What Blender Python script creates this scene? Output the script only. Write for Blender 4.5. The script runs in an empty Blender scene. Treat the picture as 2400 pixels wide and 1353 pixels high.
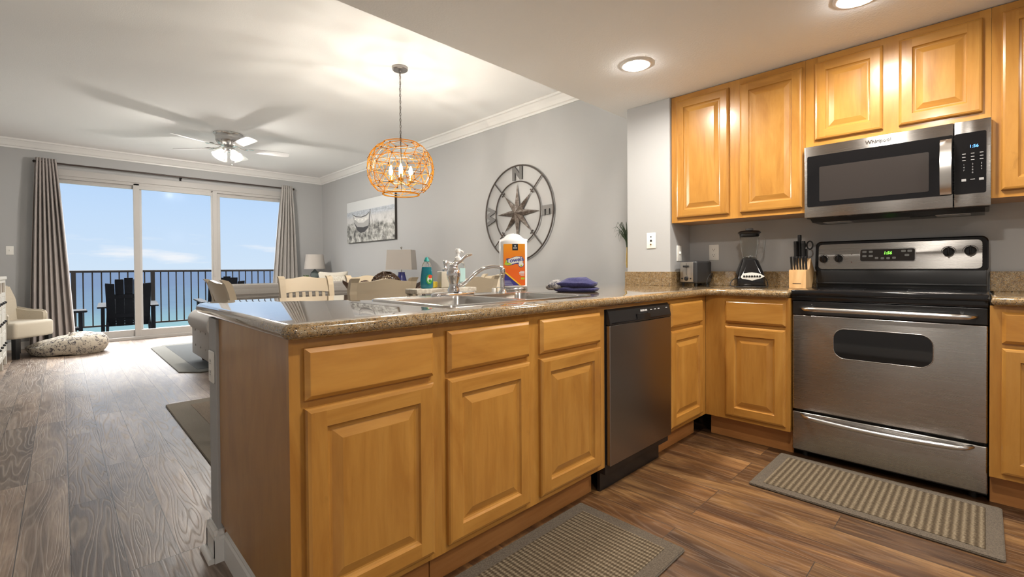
import bpy, bmesh, math, random
from mathutils import Vector, Matrix, noise
from math import sin, cos, pi, radians as R, sqrt
random.seed(7)
S = bpy.context.scene
COL = S.collection

# ---------------------------------------------------------------- camera
F_PX, YAW, PITCH, ROLL, SY, H = 1081.24, R(44.335), R(-0.645), R(-0.381), -35.58, 1.0553
fw = Vector((sin(YAW)*cos(PITCH), cos(YAW)*cos(PITCH), sin(PITCH)))
rt = Vector((cos(YAW), -sin(YAW), 0)); up = rt.cross(fw)
r2 = rt*cos(ROLL)+up*sin(ROLL); u2 = -rt*sin(ROLL)+up*cos(ROLL)
cam = bpy.data.cameras.new('camera'); camo = bpy.data.objects.new('camera', cam); COL.objects.link(camo)
cam.sensor_fit = 'HORIZONTAL'; cam.sensor_width = 36; cam.lens = F_PX/2400*36
cam.shift_y = SY/2400; cam.clip_start = .05; cam.clip_end = 60000
camo.matrix_world = Matrix(((r2.x, u2.x, -fw.x, 0), (r2.y, u2.y, -fw.y, 0), (r2.z, u2.z, -fw.z, H), (0, 0, 0, 1)))
S.camera = camo
S.view_settings.view_transform = 'Standard'; S.view_settings.look = 'None'
S.view_settings.gamma = 1; S.view_settings.use_curve_mapping = False
S.view_settings.exposure = 0.38

# ---------------------------------------------------------------- world: blue sky, low clouds, brighter towards the sun side
w = bpy.data.worlds.new('sky'); S.world = w; w.use_nodes = True
nt = w.node_tree; nt.nodes.clear()
N = nt.nodes.new; L = nt.links.new
out = N('ShaderNodeOutputWorld'); bg = N('ShaderNodeBackground'); L(bg.outputs[0], out.inputs[0])
tc = N('ShaderNodeTexCoord'); sep = N('ShaderNodeSeparateXYZ'); L(tc.outputs['Generated'], sep.inputs[0])
ramp = N('ShaderNodeValToRGB'); L(sep.outputs[2], ramp.inputs[0])
cr = ramp.color_ramp; cr.elements[0].position = 0.0; cr.elements[0].color = (.49, .60, .72, 1)
cr.elements[1].position = 1.0; cr.elements[1].color = (3.6, 3.9, 4.3, 1)
e = cr.elements.new(.09); e.color = (.43, .565, .74, 1)
e = cr.elements.new(.22); e.color = (.315, .48, .735, 1)
e = cr.elements.new(.36); e.color = (3.4, 3.7, 4.0, 1)
mp = N('ShaderNodeMapping'); mp.inputs['Scale'].default_value = (7, 7, 42); L(tc.outputs['Generated'], mp.inputs[0])
nz = N('ShaderNodeTexNoise'); nz.inputs['Scale'].default_value = 1.25; nz.inputs['Detail'].default_value = 7; L(mp.outputs[0], nz.inputs[0])
cr2 = N('ShaderNodeValToRGB'); L(nz.outputs[0], cr2.inputs[0]); cr2.color_ramp.elements[0].position = .56; cr2.color_ramp.elements[1].position = .74
hr = N('ShaderNodeMapRange'); L(sep.outputs[2], hr.inputs[0]); hr.inputs[1].default_value = .035; hr.inputs[2].default_value = .075; hr.inputs[3].default_value = 1; hr.inputs[4].default_value = 0
mm = N('ShaderNodeMath'); mm.operation = 'MULTIPLY'; L(cr2.outputs[0], mm.inputs[0]); L(hr.outputs[0], mm.inputs[1])
mx = N('ShaderNodeMix'); mx.data_type = 'RGBA'; L(mm.outputs[0], mx.inputs[0]); L(ramp.outputs[0], mx.inputs[6]); mx.inputs[7].default_value = (.67, .70, .74, 1)
L(mx.outputs[2], bg.inputs[0]); bg.inputs[1].default_value = 1.0

def lamp(name, kind, loc, power, color=(1, 1, 1), size=.1, rot=(0, 0, 0), parent=None, **k):
    d = bpy.data.lights.new(name, kind); d.energy = power; d.color = color
    if kind == 'AREA': d.shape = k.get('shape', 'DISK'); d.size = size; d.size_y = k.get('size_y', size)
    elif kind == 'SUN': d.angle = size
    else: d.shadow_soft_size = size
    if kind == 'SPOT': d.spot_size = k.get('spot', R(120)); d.spot_blend = k.get('blend', .6)
    if 'spread' in k: d.spread = k['spread']
    o = bpy.data.objects.new(name, d); COL.objects.link(o); o.location = loc; o.rotation_euler = rot
    if parent: o.parent = parent
    return o
# hazy daylight over the sea, coming in through the glass doors
SUN = 9.5
lamp('daylight', 'SUN', (1.5, 14, 6), SUN, (1, .985, .96), R(40), (R(-40), 0, R(-8)))

CANW = 14; CANC = (1, .925, .82)
PENDE = 7800
FANW = 60

# ---------------------------------------------------------------- helpers
def tag(o, label=None, cat=None, group=None, kind=None):
    if label: o['label'] = label
    if cat: o['category'] = cat
    if group: o['group'] = group
    if kind: o['kind'] = kind
    return o
def thing(name, label, cat, loc=(0, 0, 0), rz=0, group=None):
    o = bpy.data.objects.new(name, None); COL.objects.link(o); o.empty_display_size = .1
    o.location = loc; o.rotation_euler = (0, 0, rz); return tag(o, label, cat, group)
def copy_tree(o, parent=None):
    c = o.copy(); COL.objects.link(c)
    if parent: c.parent = parent
    for ch in list(o.children): copy_tree(ch, c)
    return c

class B:
    """collects shapes into one mesh"""
    def __init__(s): s.bm = bmesh.new(); s.mi = 0
    def _merge(s, t, M=None):
        if M is not None: t.transform(M)
        for f in t.faces: f.material_index = s.mi
        me = bpy.data.meshes.new('t'); t.to_mesh(me); t.free(); s.bm.from_mesh(me); bpy.data.meshes.remove(me); return s
    def box(s, x0, x1, y0, y1, z0, z1, bev=0, seg=2, M=None):
        t = bmesh.new(); bmesh.ops.create_cube(t, size=1)
        bmesh.ops.scale(t, vec=(x1-x0, y1-y0, z1-z0), verts=t.verts)
        bmesh.ops.translate(t, vec=((x0+x1)/2, (y0+y1)/2, (z0+z1)/2), verts=t.verts)
        if bev: bmesh.ops.bevel(t, geom=t.edges[:], offset=bev, segments=seg, affect='EDGES', profile=.5)
        return s._merge(t, M)
    def cyl(s, p0, p1, r0, r1=None, seg=20, cap=True):
        p0 = Vector(p0); p1 = Vector(p1); r1 = r0 if r1 is None else r1
        t = bmesh.new(); d = p1-p0
        bmesh.ops.create_cone(t, cap_ends=cap, segments=seg, radius1=r0, radius2=r1, depth=d.length)
        q = Vector((0, 0, 1)).rotation_difference(d.normalized())
        return s._merge(t, Matrix.Translation((p0+p1)/2) @ q.to_matrix().to_4x4())
    def sph(s, c, r, sc=(1, 1, 1), seg=16, M=None):
        t = bmesh.new(); bmesh.ops.create_uvsphere(t, u_segments=seg, v_segments=max(6, seg//2), radius=r)
        bmesh.ops.scale(t, vec=sc, verts=t.verts)
        if M is not None: t.transform(M)
        bmesh.ops.translate(t, vec=c, verts=t.verts); return s._merge(t)
    def lathe(s, prof, c=(0, 0, 0), seg=28, M=None, sx=1, sy=1):
        t = bmesh.new(); rings = []
        for r, z in prof:
            if r < 1e-6: rings.append([t.verts.new((0, 0, z))])
            else: rings.append([t.verts.new((r*sx*cos(2*pi*i/seg), r*sy*sin(2*pi*i/seg), z)) for i in range(seg)])
        for a, b in zip(rings, rings[1:]):
            for i in range(seg):
                j = (i+1) % seg
                va = [a[0]] if len(a) == 1 else [a[i], a[j]]
                vb = [b[0]] if len(b) == 1 else [b[j], b[i]]
                if len(va)+len(vb) > 2: t.faces.new(va+vb)
        bmesh.ops.recalc_face_normals(t, faces=t.faces)
        if M is not None: t.transform(M)
        bmesh.ops.translate(t, vec=c, verts=t.verts); return s._merge(t)
    def tube(s, pts, r, seg=8, closed=False, radii=None):
        pts = [Vector(p) for p in pts]; t = bmesh.new(); rings = []; n = len(pts); prev = None
        for i, p in enumerate(pts):
            a = pts[(i-1) % n] if (closed or i > 0) else p
            b = pts[(i+1) % n] if (closed or i < n-1) else p
            d = (b-a).normalized()
            if prev is None:
                x = d.cross(Vector((0, 0, 1)))
                if x.length < .1: x = d.cross(Vector((0, 1, 0)))
            else: x = prev-d*prev.dot(d)
            x.normalize(); prev = x; y = d.cross(x)
            rr = radii[i] if radii else r
            rings.append([t.verts.new(p+x*rr*cos(2*pi*k/seg)+y*rr*sin(2*pi*k/seg)) for k in range(seg)])
        m = n if closed else n-1
        for i in range(m):
            a, b = rings[i], rings[(i+1) % n]
            for k in range(seg): t.faces.new((a[k], a[(k+1) % seg], b[(k+1) % seg], b[k]))
        if not closed: t.faces.new(rings[0][::-1]); t.faces.new(rings[-1])
        bmesh.ops.recalc_face_normals(t, faces=t.faces)
        return s._merge(t)
    def prism(s, poly, a, b, axis='z', bev=0, M=None, seg=2):
        """poly: 2D points; axis z -> (x,y); axis x -> (y,z); axis y -> (x,z)"""
        t = bmesh.new()
        def P(u, v, w_): return {'z': (u, v, w_), 'x': (w_, u, v), 'y': (u, w_, v)}[axis]
        v0 = [t.verts.new(P(u, v, a)) for u, v in poly]; v1 = [t.verts.new(P(u, v, b)) for u, v in poly]
        t.faces.new(v0); t.faces.new(v1[::-1]); n = len(poly)
        for i in range(n): t.faces.new((v0[i], v1[i], v1[(i+1) % n], v0[(i+1) % n]))
        bmesh.ops.recalc_face_normals(t, faces=t.faces)
        if bev: bmesh.ops.bevel(t, geom=t.edges[:], offset=bev, segments=seg, affect='EDGES')
        return s._merge(t, M)
    def loft(s, loops, cap0=True, cap1=True, closed=True):
        t = bmesh.new(); rr = [[t.verts.new(p) for p in lp] for lp in loops]; n = len(loops[0])
        for a, b in zip(rr, rr[1:]):
            for i in range(n if closed else n-1): t.faces.new((a[i], a[(i+1) % n], b[(i+1) % n], b[i]))
        if cap0: t.faces.new(rr[0][::-1])
        if cap1: t.faces.new(rr[-1])
        bmesh.ops.recalc_face_normals(t, faces=t.faces); return s._merge(t)
    def grid(s, f, nu, nv):
        t = bmesh.new(); vs = [[t.verts.new(f(i/nu, j/nv)) for j in range(nv+1)] for i in range(nu+1)]
        for i in range(nu):
            for j in range(nv): t.faces.new((vs[i][j], vs[i+1][j], vs[i+1][j+1], vs[i][j+1]))
        bmesh.ops.recalc_face_normals(t, faces=t.faces); return s._merge(t)
    def panel(s, x0, x1, z0, z1, rings, butt=-1):
        """rectangular rings (inset, y) stepping towards the viewer (-y), then capped"""
        t = bmesh.new(); rr = []; flat = []
        for ins, y in rings:
            rr.append([t.verts.new(p) for p in ((x0+ins, y, z0+ins), (x1-ins, y, z0+ins), (x1-ins, y, z1-ins), (x0+ins, y, z1-ins))])
        for k_, (a, b) in enumerate(zip(rr, rr[1:])):
            if k_ == butt:      # stiles run full height, rails butt between them
                y = rings[k_][1]; o0, n0 = rings[k_][0], rings[k_+1][0]
                for xa, xb, za, zb, mi_ in ((x0+o0, x0+n0, z0+o0, z1-o0, 0), (x1-n0, x1-o0, z0+o0, z1-o0, 0), (x0+n0, x1-n0, z0+o0, z0+n0, 1), (x0+n0, x1-n0, z1-n0, z1-o0, 1)):
                    f = t.faces.new([t.verts.new(p) for p in ((xa, y, za), (xb, y, za), (xb, y, zb), (xa, y, zb))]); f.material_index = mi_; flat.append(f)
                continue
            for i in range(4):
                f = t.faces.new((a[i], a[(i+1) % 4], b[(i+1) % 4], b[i]))
                f.material_index = 1 if i in (0, 2) else 0
        t.faces.new(rr[0][::-1]); t.faces.new(rr[-1])
        bmesh.ops.recalc_face_normals(t, faces=t.faces)
        for f in flat:
            f.normal_update()
            if f.normal.y > 0: f.normal_flip()
        me = bpy.data.meshes.new('t'); t.to_mesh(me); t.free(); s.bm.from_mesh(me); bpy.data.meshes.remove(me); return s
    def fin(s, name, mat, parent=None, smooth=None, loc=None, rot=None):
        me = bpy.data.meshes.new(name); s.bm.to_mesh(me); s.bm.free()
        for m in (mat if isinstance(mat, (list, tuple)) else [mat]): me.materials.append(m)
        o = bpy.data.objects.new(name, me); COL.objects.link(o)
        if parent: o.parent = parent
        if loc: o.location = loc
        if rot: o.rotation_euler = rot
        if smooth is not None:
            for p in me.polygons: p.use_smooth = True
            me.set_sharp_from_angle(angle=R(smooth))
        return o

def rrect(x0, x1, y0, y1, r, seg=5):
    p = []
    for cx, cy, a0 in ((x1-r, y0+r, -90), (x1-r, y1-r, 0), (x0+r, y1-r, 90), (x0+r, y0+r, 180)):
        for i in range(seg+1):
            a = R(a0+90*i/seg); p.append((cx+r*cos(a), cy+r*sin(a)))
    return p
def roundpoly(pts, radii, seg=6):
    """round each corner of a polygon (convex or concave) with its radius"""
    o = []; n = len(pts)
    for i in range(n):
        p = Vector(pts[i]); a = Vector(pts[i-1]); b = Vector(pts[(i+1) % n]); r = radii[i]
        if r <= 0: o.append(tuple(p)); continue
        da = (a-p).normalized(); db = (b-p).normalized(); ang = da.angle(db); d = r/math.tan(ang/2)
        s0 = p+da*d; s1 = p+db*d; c = p+(da+db).normalized()*(r/sin(ang/2))
        v0 = s0-c; v1 = s1-c; th = v0.angle(v1); sg = 1 if v0.x*v1.y-v0.y*v1.x > 0 else -1
        for k in range(seg+1):
            t = sg*th*k/seg; o.append((c.x+v0.x*cos(t)-v0.y*sin(t), c.y+v0.x*sin(t)+v0.y*cos(t)))
    return o
def inset(poly, d):
    n = len(poly); o = []
    for i in range(n):
        a = Vector(poly[i-1]); p = Vector(poly[i]); b = Vector(poly[(i+1) % n])
        e0 = (p-a).normalized(); e1 = (b-p).normalized()
        n0 = Vector((-e0.y, e0.x)); n1 = Vector((-e1.y, e1.x)); m = n0+n1
        if m.length < 1e-6: m = n0
        m.normalize(); k = m.dot(n0); o.append(tuple(p+m*(d/max(k, .3))))
    return o
def text(body, size, mat, parent, name, M, ext=.0006, align='CENTER', bold=0, shear=0):
    c = bpy.data.curves.new('txt', 'FONT'); c.body = body; c.size = size; c.extrude = ext; c.align_x = align; c.align_y = 'CENTER'; c.offset = bold; c.shear = shear
    o = bpy.data.objects.new('txt', c); me = bpy.data.meshes.new_from_object(o); bpy.data.objects.remove(o); bpy.data.curves.remove(c)
    me.transform(M); me.materials.clear(); me.materials.append(mat); me.name = name
    q = bpy.data.objects.new(name, me); COL.objects.link(q); q.parent = parent; return q
FACE = Matrix.Rotation(R(90), 4, 'X')          # text standing upright, facing -y
def at(x, y, z): return Matrix.Translation((x, y, z)) @ FACE

# ---------------------------------------------------------------- materials
def mat(name, col=(.8, .8, .8), rough=.5, metal=0, spec=.5, **k):
    m = bpy.data.materials.new(name); m.use_nodes = True; b = m.node_tree.nodes['Principled BSDF']
    b.inputs['Base Color'].default_value = (*col, 1); b.inputs['Roughness'].default_value = rough
    b.inputs['Metallic'].default_value = metal; b.inputs['Specular IOR Level'].default_value = spec
    for q, v in k.items(): b.inputs[q.replace('_', ' ')].default_value = v
    return m
class NT:
    def __init__(s, m): s.t = m.node_tree; s.b = s.t.nodes['Principled BSDF']; s.tc = s.n('ShaderNodeTexCoord')
    def n(s, ty, **k):
        q = s.t.nodes.new(ty)
        for a, v in k.items():
            if isinstance(v, (bpy.types.NodeSocket,)): s.t.links.new(v, q.inputs[a])
            else: setattr(q, a, v)
        return q
    def l(s, a, b): s.t.links.new(a, b)
    def map(s, sc, src='Object', loc=(0, 0, 0), rot=(0, 0, 0)):
        q = s.n('ShaderNodeMapping'); s.l(s.tc.outputs[src] if isinstance(src, str) else src, q.inputs[0])
        q.inputs['Scale'].default_value = sc; q.inputs['Location'].default_value = loc; q.inputs['Rotation'].default_value = rot; return q.outputs[0]
    def noise(s, vec, scale, det=3, rough=.5, dist=0):
        q = s.n('ShaderNodeTexNoise'); s.l(vec, q.inputs['Vector']); q.inputs['Scale'].default_value = scale
        q.inputs['Detail'].default_value = det; q.inputs['Roughness'].default_value = rough; q.inputs['Distortion'].default_value = dist; return q.outputs[0]
    def ramp(s, src, stops, interp='LINEAR'):
        q = s.n('ShaderNodeValToRGB'); s.l(src, q.inputs[0]); q.color_ramp.interpolation = interp
        el = q.color_ramp.elements
        while len(el) < len(stops): el.new(.5)
        for x, (p, c) in zip(el, stops): x.position = p; x.color = (*c, 1) if len(c) == 3 else c
        return q.outputs[0]
    def mix(s, fac, a, b, mode='MIX'):
        q = s.n('ShaderNodeMix'); q.data_type = 'RGBA'; q.blend_type = mode
        for i, v in ((0, fac), (6, a), (7, b)):
            if isinstance(v, bpy.types.NodeSocket): s.l(v, q.inputs[i])
            else: q.inputs[i].default_value = v if i == 0 else (*v, 1)
        return q.outputs[2]
    def math(s, op, a, b=0):
        q = s.n('ShaderNodeMath'); q.operation = op
        for i, v in ((0, a), (1, b)):
            if isinstance(v, bpy.types.NodeSocket): s.l(v, q.inputs[i])
            else: q.inputs[i].default_value = v
        return q.outputs[0]
    def bump(s, h, st=.2, dist=.01):
        q = s.n('ShaderNodeBump'); s.l(h, q.inputs['Height']); q.inputs['Strength'].default_value = st; q.inputs['Distance'].default_value = dist
        s.l(q.outputs[0], s.b.inputs['Normal']); return q
    def col(s, c): s.l(c, s.b.inputs['Base Color'])

def wood(name, c0, c1, c2, horiz=False, rough=.3, coat=.35):
    m = mat(name, c1, rough, spec=.45, Coat_Weight=coat, Coat_Roughness=.14); t = NT(m)
    oi = t.n('ShaderNodeObjectInfo')
    off = t.n('ShaderNodeCombineXYZ'); r = t.math('MULTIPLY', oi.outputs['Random'], 37.0); t.l(r, off.inputs[0]); t.l(r, off.inputs[2]); t.l(r, off.inputs[1])
    add = t.n('ShaderNodeVectorMath'); add.operation = 'ADD'; t.l(t.tc.outputs['Object'], add.inputs[0]); t.l(off.outputs[0], add.inputs[1])
    v = t.map((3, 14, 30) if horiz else (30, 14, 3), add.outputs[0]); v2 = t.map((.9, 2, 4.5) if horiz else (4.5, 2, .9), add.outputs[0])
    a = t.noise(v, 1.3, 5, .62, .4); b = t.noise(v2, 1.6, 4, .6, 1.6)
    base = t.ramp(b, [(.28, c0), (.52, c1), (.75, c2)])
    fine = t.ramp(a, [(.25, (.80, .75, .70)), (.55, (1, 1, 1)), (.8, (1.0, .98, .96))])
    c = t.mix(.75, base, fine, 'MULTIPLY')
    v3 = t.map((1, 1, 1), add.outputs[0]); k = t.noise(v3, 9, 5, .7, .8)
    c = t.mix(t.ramp(k, [(.66, (0, 0, 0)), (.8, (.5, .5, .5))]), c, tuple(x*.62 for x in c0))
    bri = t.n('ShaderNodeHueSaturation'); t.l(c, bri.inputs['Color']); t.l(t.math('MULTIPLY_ADD', oi.outputs['Random'], .16), bri.inputs['Value'])
    bri.inputs['Value'].default_value = 1
    q = t.n('ShaderNodeMapRange'); t.l(oi.outputs['Random'], q.inputs[0]); q.inputs[3].default_value = .92; q.inputs[4].default_value = 1.08; t.l(q.outputs[0], bri.inputs['Value'])
    t.col(bri.outputs[0]); t.bump(a, .04, .002); return m
MAPLE = ((.37, .160, .028), (.455, .218, .043), (.515, .265, .060))
Wv = wood('maple_upright_grain', *MAPLE); Wh = wood('maple_level_grain', *MAPLE, horiz=True)
KICK = wood('maple_toe_kick', (.36, .15, .04), (.44, .19, .055), (.5, .24, .08), horiz=True, rough=.5, coat=0)
TRIMRED = wood('corner_bead_wood', (.28, .09, .02), (.34, .12, .03), (.4, .15, .04), rough=.4)

def paint(name, c, rough=.85, sc=220, st=.12):
    m = mat(name, c, rough, spec=.25); t = NT(m); t.bump(t.noise(t.map((1, 1, 1)), sc, 3), st, .003); return m
WALL = paint('grey_wall_paint', (.44, .445, .45), .6)
CEIL = paint('ceiling_paint', (.855, .865, .87), .9, 130, .25)
CEILK = paint('kitchen_ceiling_texture', (.84, .87, .895), .9, 110, .45)
TRIM = mat('white_trim_paint', (.78, .78, .77), .35); DOORF = mat('door_frame_vinyl', (.47, .455, .44), .45)
PLATE = mat('wall_plate_plastic', (.85, .84, .80), .35)

def granite(name, base, rough):
    m = mat(name, base, rough, spec=.6, Coat_Weight=1.0, Coat_Roughness=.025); t = NT(m); v = t.map((1, 1, 1))
    a = t.noise(v, 150, 4, .65); b = t.noise(v, 55, 3, .6); c = t.noise(v, 260, 2, .5)
    col = t.ramp(b, [(.3, (.14, .085, .036)), (.5, (.24, .165, .083)), (.7, (.33, .255, .155))])
    col = t.mix(t.ramp(a, [(.52, (0, 0, 0)), (.60, (.7, .7, .7))]), col, (.36, .205, .065))
    col = t.mix(t.ramp(c, [(.60, (0, 0, 0)), (.66, (.8, .8, .8))]), col, (.46, .40, .31))
    vo = t.n('ShaderNodeTexVoronoi'); t.l(v, vo.inputs['Vector']); vo.inputs['Scale'].default_value = 210
    dk = t.math('MULTIPLY', t.ramp(vo.outputs['Distance'], [(.26, (1, 1, 1)), (.38, (0, 0, 0))]), t.ramp(t.noise(v, 95, 2), [(.44, (0, 0, 0)), (.50, (1, 1, 1))]))
    col = t.mix(dk, col, (.03, .02, .016)); t.col(col); return m
GRAN = granite('speckled_granite', (.4, .33, .24), .12)

def steel(name, col=(.60, .585, .57), rough=.27, an=.75, horiz=True):
    m = mat(name, col, rough, 1); t = NT(m)
    v = t.map((2, 2, 260) if horiz else (260, 260, 2)); a = t.noise(v, 1.5, 3)
    r = t.n('ShaderNodeMapRange'); t.l(a, r.inputs[0]); r.inputs[3].default_value = rough-.012; r.inputs[4].default_value = rough+.015; t.l(r.outputs[0], t.b.inputs['Roughness'])
    t.b.inputs['Anisotropic'].default_value = an; t.b.inputs['Anisotropic Rotation'].default_value = .25
    g = t.n('ShaderNodeTangent'); g.direction_type = 'RADIAL'; g.axis = 'Z' if horiz else 'X'; t.l(g.outputs[0], t.b.inputs['Tangent']); return m
STEEL = steel('brushed_stainless', (.40, .385, .37)); SINKS = steel('satin_stainless_sink', (.66, .64, .61), .2, .3)
DWST = steel('dark_brushed_stainless', (.30, .27, .25), .3, .75)
CHROME = mat('polished_chrome', (.82, .82, .83), .06, 1); NICKEL = mat('brushed_nickel', (.60, .59, .58), .25, 1)
BLK = mat('gloss_black', (.008, .008, .009), .12, spec=.5); BLKP = mat('black_plastic', (.012, .012, .013), .35)
BGLASS = mat('black_glass', (.006, .006, .007), .04, spec=.6); DKGREY = mat('dark_grey_enamel', (.02, .02, .022), .3)
GREYWIN = mat('smoked_window', (.035, .03, .028), .12, spec=.5)
WHITE = mat('white_plastic', (.85, .85, .84), .35); PRINT = mat('white_print', (.7, .7, .7), .5)
RUBBER = mat('black_rubber', (.01, .01, .01), .6)
def emis(name, c, s):
    m = mat(name, (0, 0, 0), .5); b = m.node_tree.nodes['Principled BSDF']; b.inputs['Emission Color'].default_value = (*c, 1); b.inputs['Emission Strength'].default_value = s; return m
def glass(name, c=(1, 1, 1), rough=0, ior=1.45):
    return mat(name, c, rough, spec=.5, Transmission_Weight=1, IOR=ior)
def pane(name, tint=(1, 1, 1), refl=.08):
    m = bpy.data.materials.new(name); m.use_nodes = True; t = m.node_tree; t.nodes.clear()
    o = t.nodes.new('ShaderNodeOutputMaterial'); a = t.nodes.new('ShaderNodeBsdfTransparent'); a.inputs[0].default_value = (*tint, 1)
    g = t.nodes.new('ShaderNodeBsdfGlossy'); g.inputs['Roughness'].default_value = .14; x = t.nodes.new('ShaderNodeMixShader')
    f = t.nodes.new('ShaderNodeFresnel'); f.inputs[0].default_value = 1.05
    t.links.new(f.outputs[0], x.inputs[0]); t.links.new(a.outputs[0], x.inputs[1]); t.links.new(g.outputs[0], x.inputs[2]); t.links.new(x.outputs[0], o.inputs[0]); return m
def cloth(name, c, sc=500, st=.3, rough=.9, c2=None):
    m = mat(name, c, rough, spec=.15, Sheen_Weight=.2); t = NT(m); v = t.map((1, 1, 1)); n_ = t.noise(v, sc, 3)
    t.col(t.mix(t.ramp(n_, [(.35, (0, 0, 0)), (.65, (1, 1, 1))]), tuple(x*.8 for x in c), c2 or tuple(min(1, x*1.15) for x in c))); t.bump(n_, st, .002); return m

# plank floor
def floor_mat(name, cols, lw_, lc, bmp):
    m = mat(name, (.2, .12, .07), .38, spec=.8); t = NT(m)
    sp = t.n('ShaderNodeSeparateXYZ'); t.l(t.tc.outputs['Object'], sp.inputs[0])
    cb = t.n('ShaderNodeCombineXYZ'); t.l(sp.outputs[1], cb.inputs[0]); t.l(sp.outputs[0], cb.inputs[1])
    v = t.map((1, 1, 1), cb.outputs[0], loc=(.35, -.012, 0))
    br = t.n('ShaderNodeTexBrick'); t.l(v, br.inputs['Vector']); br.offset = .37; br.offset_frequency = 3; br.squash = 1
    br.inputs['Color1'].default_value = (0, 0, 0, 1); br.inputs['Color2'].default_value = (1, 1, 1, 1); br.inputs['Mortar'].default_value = (.5, .5, .5, 1)
    br.inputs['Scale'].default_value = 1; br.inputs['Mortar Size'].default_value = .0016; br.inputs['Mortar Smooth'].default_value = .1
    br.inputs['Bias'].default_value = 0; br.inputs['Brick Width'].default_value = 1.22; br.inputs['Row Height'].default_value = .146
    off = t.n('ShaderNodeVectorMath'); off.operation = 'MULTIPLY_ADD'; t.l(br.outputs['Color'], off.inputs[0]); off.inputs[1].default_value = (13, 7, 5); t.l(v, off.inputs[2])
    # cathedral grain: rings bent by stretched noise
    g1 = t.map((.62, 6.2, 1), off.outputs[0]); n1 = t.noise(g1, 1.25, 2, .5, .35)
    rings = t.math('FRACT', t.math('MULTIPLY', n1, 21)); line = t.ramp(rings, [(.0, (1, 1, 1)), (.24, (0, 0, 0)), (.80, (0, 0, 0)), (1, (1, 1, 1))])
    g2 = t.map((5, 110, 1), off.outputs[0]); n2 = t.noise(g2, 1.2, 4, .6, .3)
    g3 = t.map((1.2, 6, 1), off.outputs[0]); n3 = t.noise(g3, 1.1, 4, .6, 1.2)
    base = t.ramp(n3, cols)
    pl = t.ramp(br.outputs['Color'], [(0, (.58, .55, .53)), (.5, (1, 1, 1)), (1, (1.35, 1.3, 1.24))])
    c = t.mix(1, base, pl, 'MULTIPLY')
    c = t.mix(t.ramp(n2, [(.3, (.5, .5, .5)), (.55, (0, 0, 0))]), c, (.06, .032, .016))
    lw = t.math('MULTIPLY', line, lw_); c = t.mix(lw, c, lc)
    c = t.mix(br.outputs['Fac'], c, (.035, .022, .015)); t.col(c)
    hgt = t.math('ADD', t.math('MULTIPLY', line, -.5), t.math('MULTIPLY', n2, .6)); hgt = t.math('SUBTRACT', hgt, t.math('MULTIPLY', br.outputs['Fac'], 2))
    t.bump(hgt, bmp, .0025)
    rr = t.math('ADD', t.math('MULTIPLY', line, .16), .38); t.l(rr, t.b.inputs['Roughness']); return m
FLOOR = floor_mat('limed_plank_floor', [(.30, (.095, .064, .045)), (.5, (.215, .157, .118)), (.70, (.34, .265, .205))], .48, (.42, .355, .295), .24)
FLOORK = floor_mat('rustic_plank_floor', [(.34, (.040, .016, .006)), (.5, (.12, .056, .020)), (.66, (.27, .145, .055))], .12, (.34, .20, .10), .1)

# ================================================================ THE SETTING
XF, YF = 2.875, 1.2154            # face planes of the two cabinet runs
XW, XC, XP, YS, YP = 3.47, 3.68, 3.147, 1.937, 1.586
ZK, ZC, YW, XL, YB = 2.276, 2.83, 9.08, -.98, -2.4
def struct(name, b, m, smooth=None): o = b.fin(name, m, smooth=smooth); o['kind'] = 'structure'; return o
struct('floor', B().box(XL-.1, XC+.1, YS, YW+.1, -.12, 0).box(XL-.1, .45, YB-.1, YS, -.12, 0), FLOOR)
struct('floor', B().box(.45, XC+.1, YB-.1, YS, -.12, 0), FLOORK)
struct('ceiling', B().box(XL-.1, XC+.1, YS+.12, YW+.15, ZC, ZC+.12), CEIL)
struct('ceiling', B().box(XL-.1, XC+.1, YB-.1, YS, ZK, ZK+.12).box(XL-.1, XC+.1, YS, YS+.12, ZK, ZC+.12), CEILK)
struct('wall_left', B().box(XL-.12, XL, YB, YW+.15, 0, ZC), WALL)
struct('wall_back', B().box(XL-.1, XW+.2, YB-.12, YB, 0, ZK), WALL)
struct('wall_right', B().box(XC, XC+.12, YS-.3, YW+.15, 0, ZC), WALL)
struct('wall_kitchen', B().box(XW, XC+.12, YB, YP, 0, ZK), WALL)
struct('wall_pier', B().box(XP, XC, YP, YS, 0, ZK, .004), WALL)
OX0, OX1, OZ = -.14, 3.04, 2.42
struct('wall_window', B().box(XL-.1, OX0, YW, YW+.15, 0, ZC).box(OX1, XC+.12, YW, YW+.15, 0, ZC).box(OX0, OX1, YW, YW+.15, OZ+.05, ZC), WALL)
struct('wall_peninsula', B().box(.395, XP, YS, YS+.105, 0, .878, .003), WALL)
# crown moulding
def crown(name, pts_a, pts_b, out_, m):
    pr = [(0, 0), (.012, .0), (.014, .02), (.03, .028), (.05, .06), (.075, .092), (.09, .098), (.092, .118), (.105, .12), (0, .12)]
    a = Vector(pts_a); b_ = Vector(pts_b); o = Vector(out_)
    l0 = [a+o*p+Vector((0, 0, q)) for p, q in pr]; l1 = [b_+o*p+Vector((0, 0, q)) for p, q in pr]
    struct(name, B().loft([l0, l1]), m)
crown('trim_1', (XL, YW, 2.71), (XC, YW, 2.71), (0, -1, 0), TRIM)
crown('trim_2', (XC, YS+.12, 2.71), (XC, YW, 2.71), (-1, 0, 0), TRIM)
crown('trim_3', (XL, YS+.12, 2.71), (XL, YW, 2.71), (1, 0, 0), TRIM)
def bboard(b, x0, x1, y0, y1, h=.105): b.box(x0, x1, y0, y1, 0, h, .006)
b = B(); bboard(b, XL, OX0-.06, YW-.016, YW); bboard(b, OX1+.06, XC, YW-.016, YW); struct('baseboard_window', b, TRIM)
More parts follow.
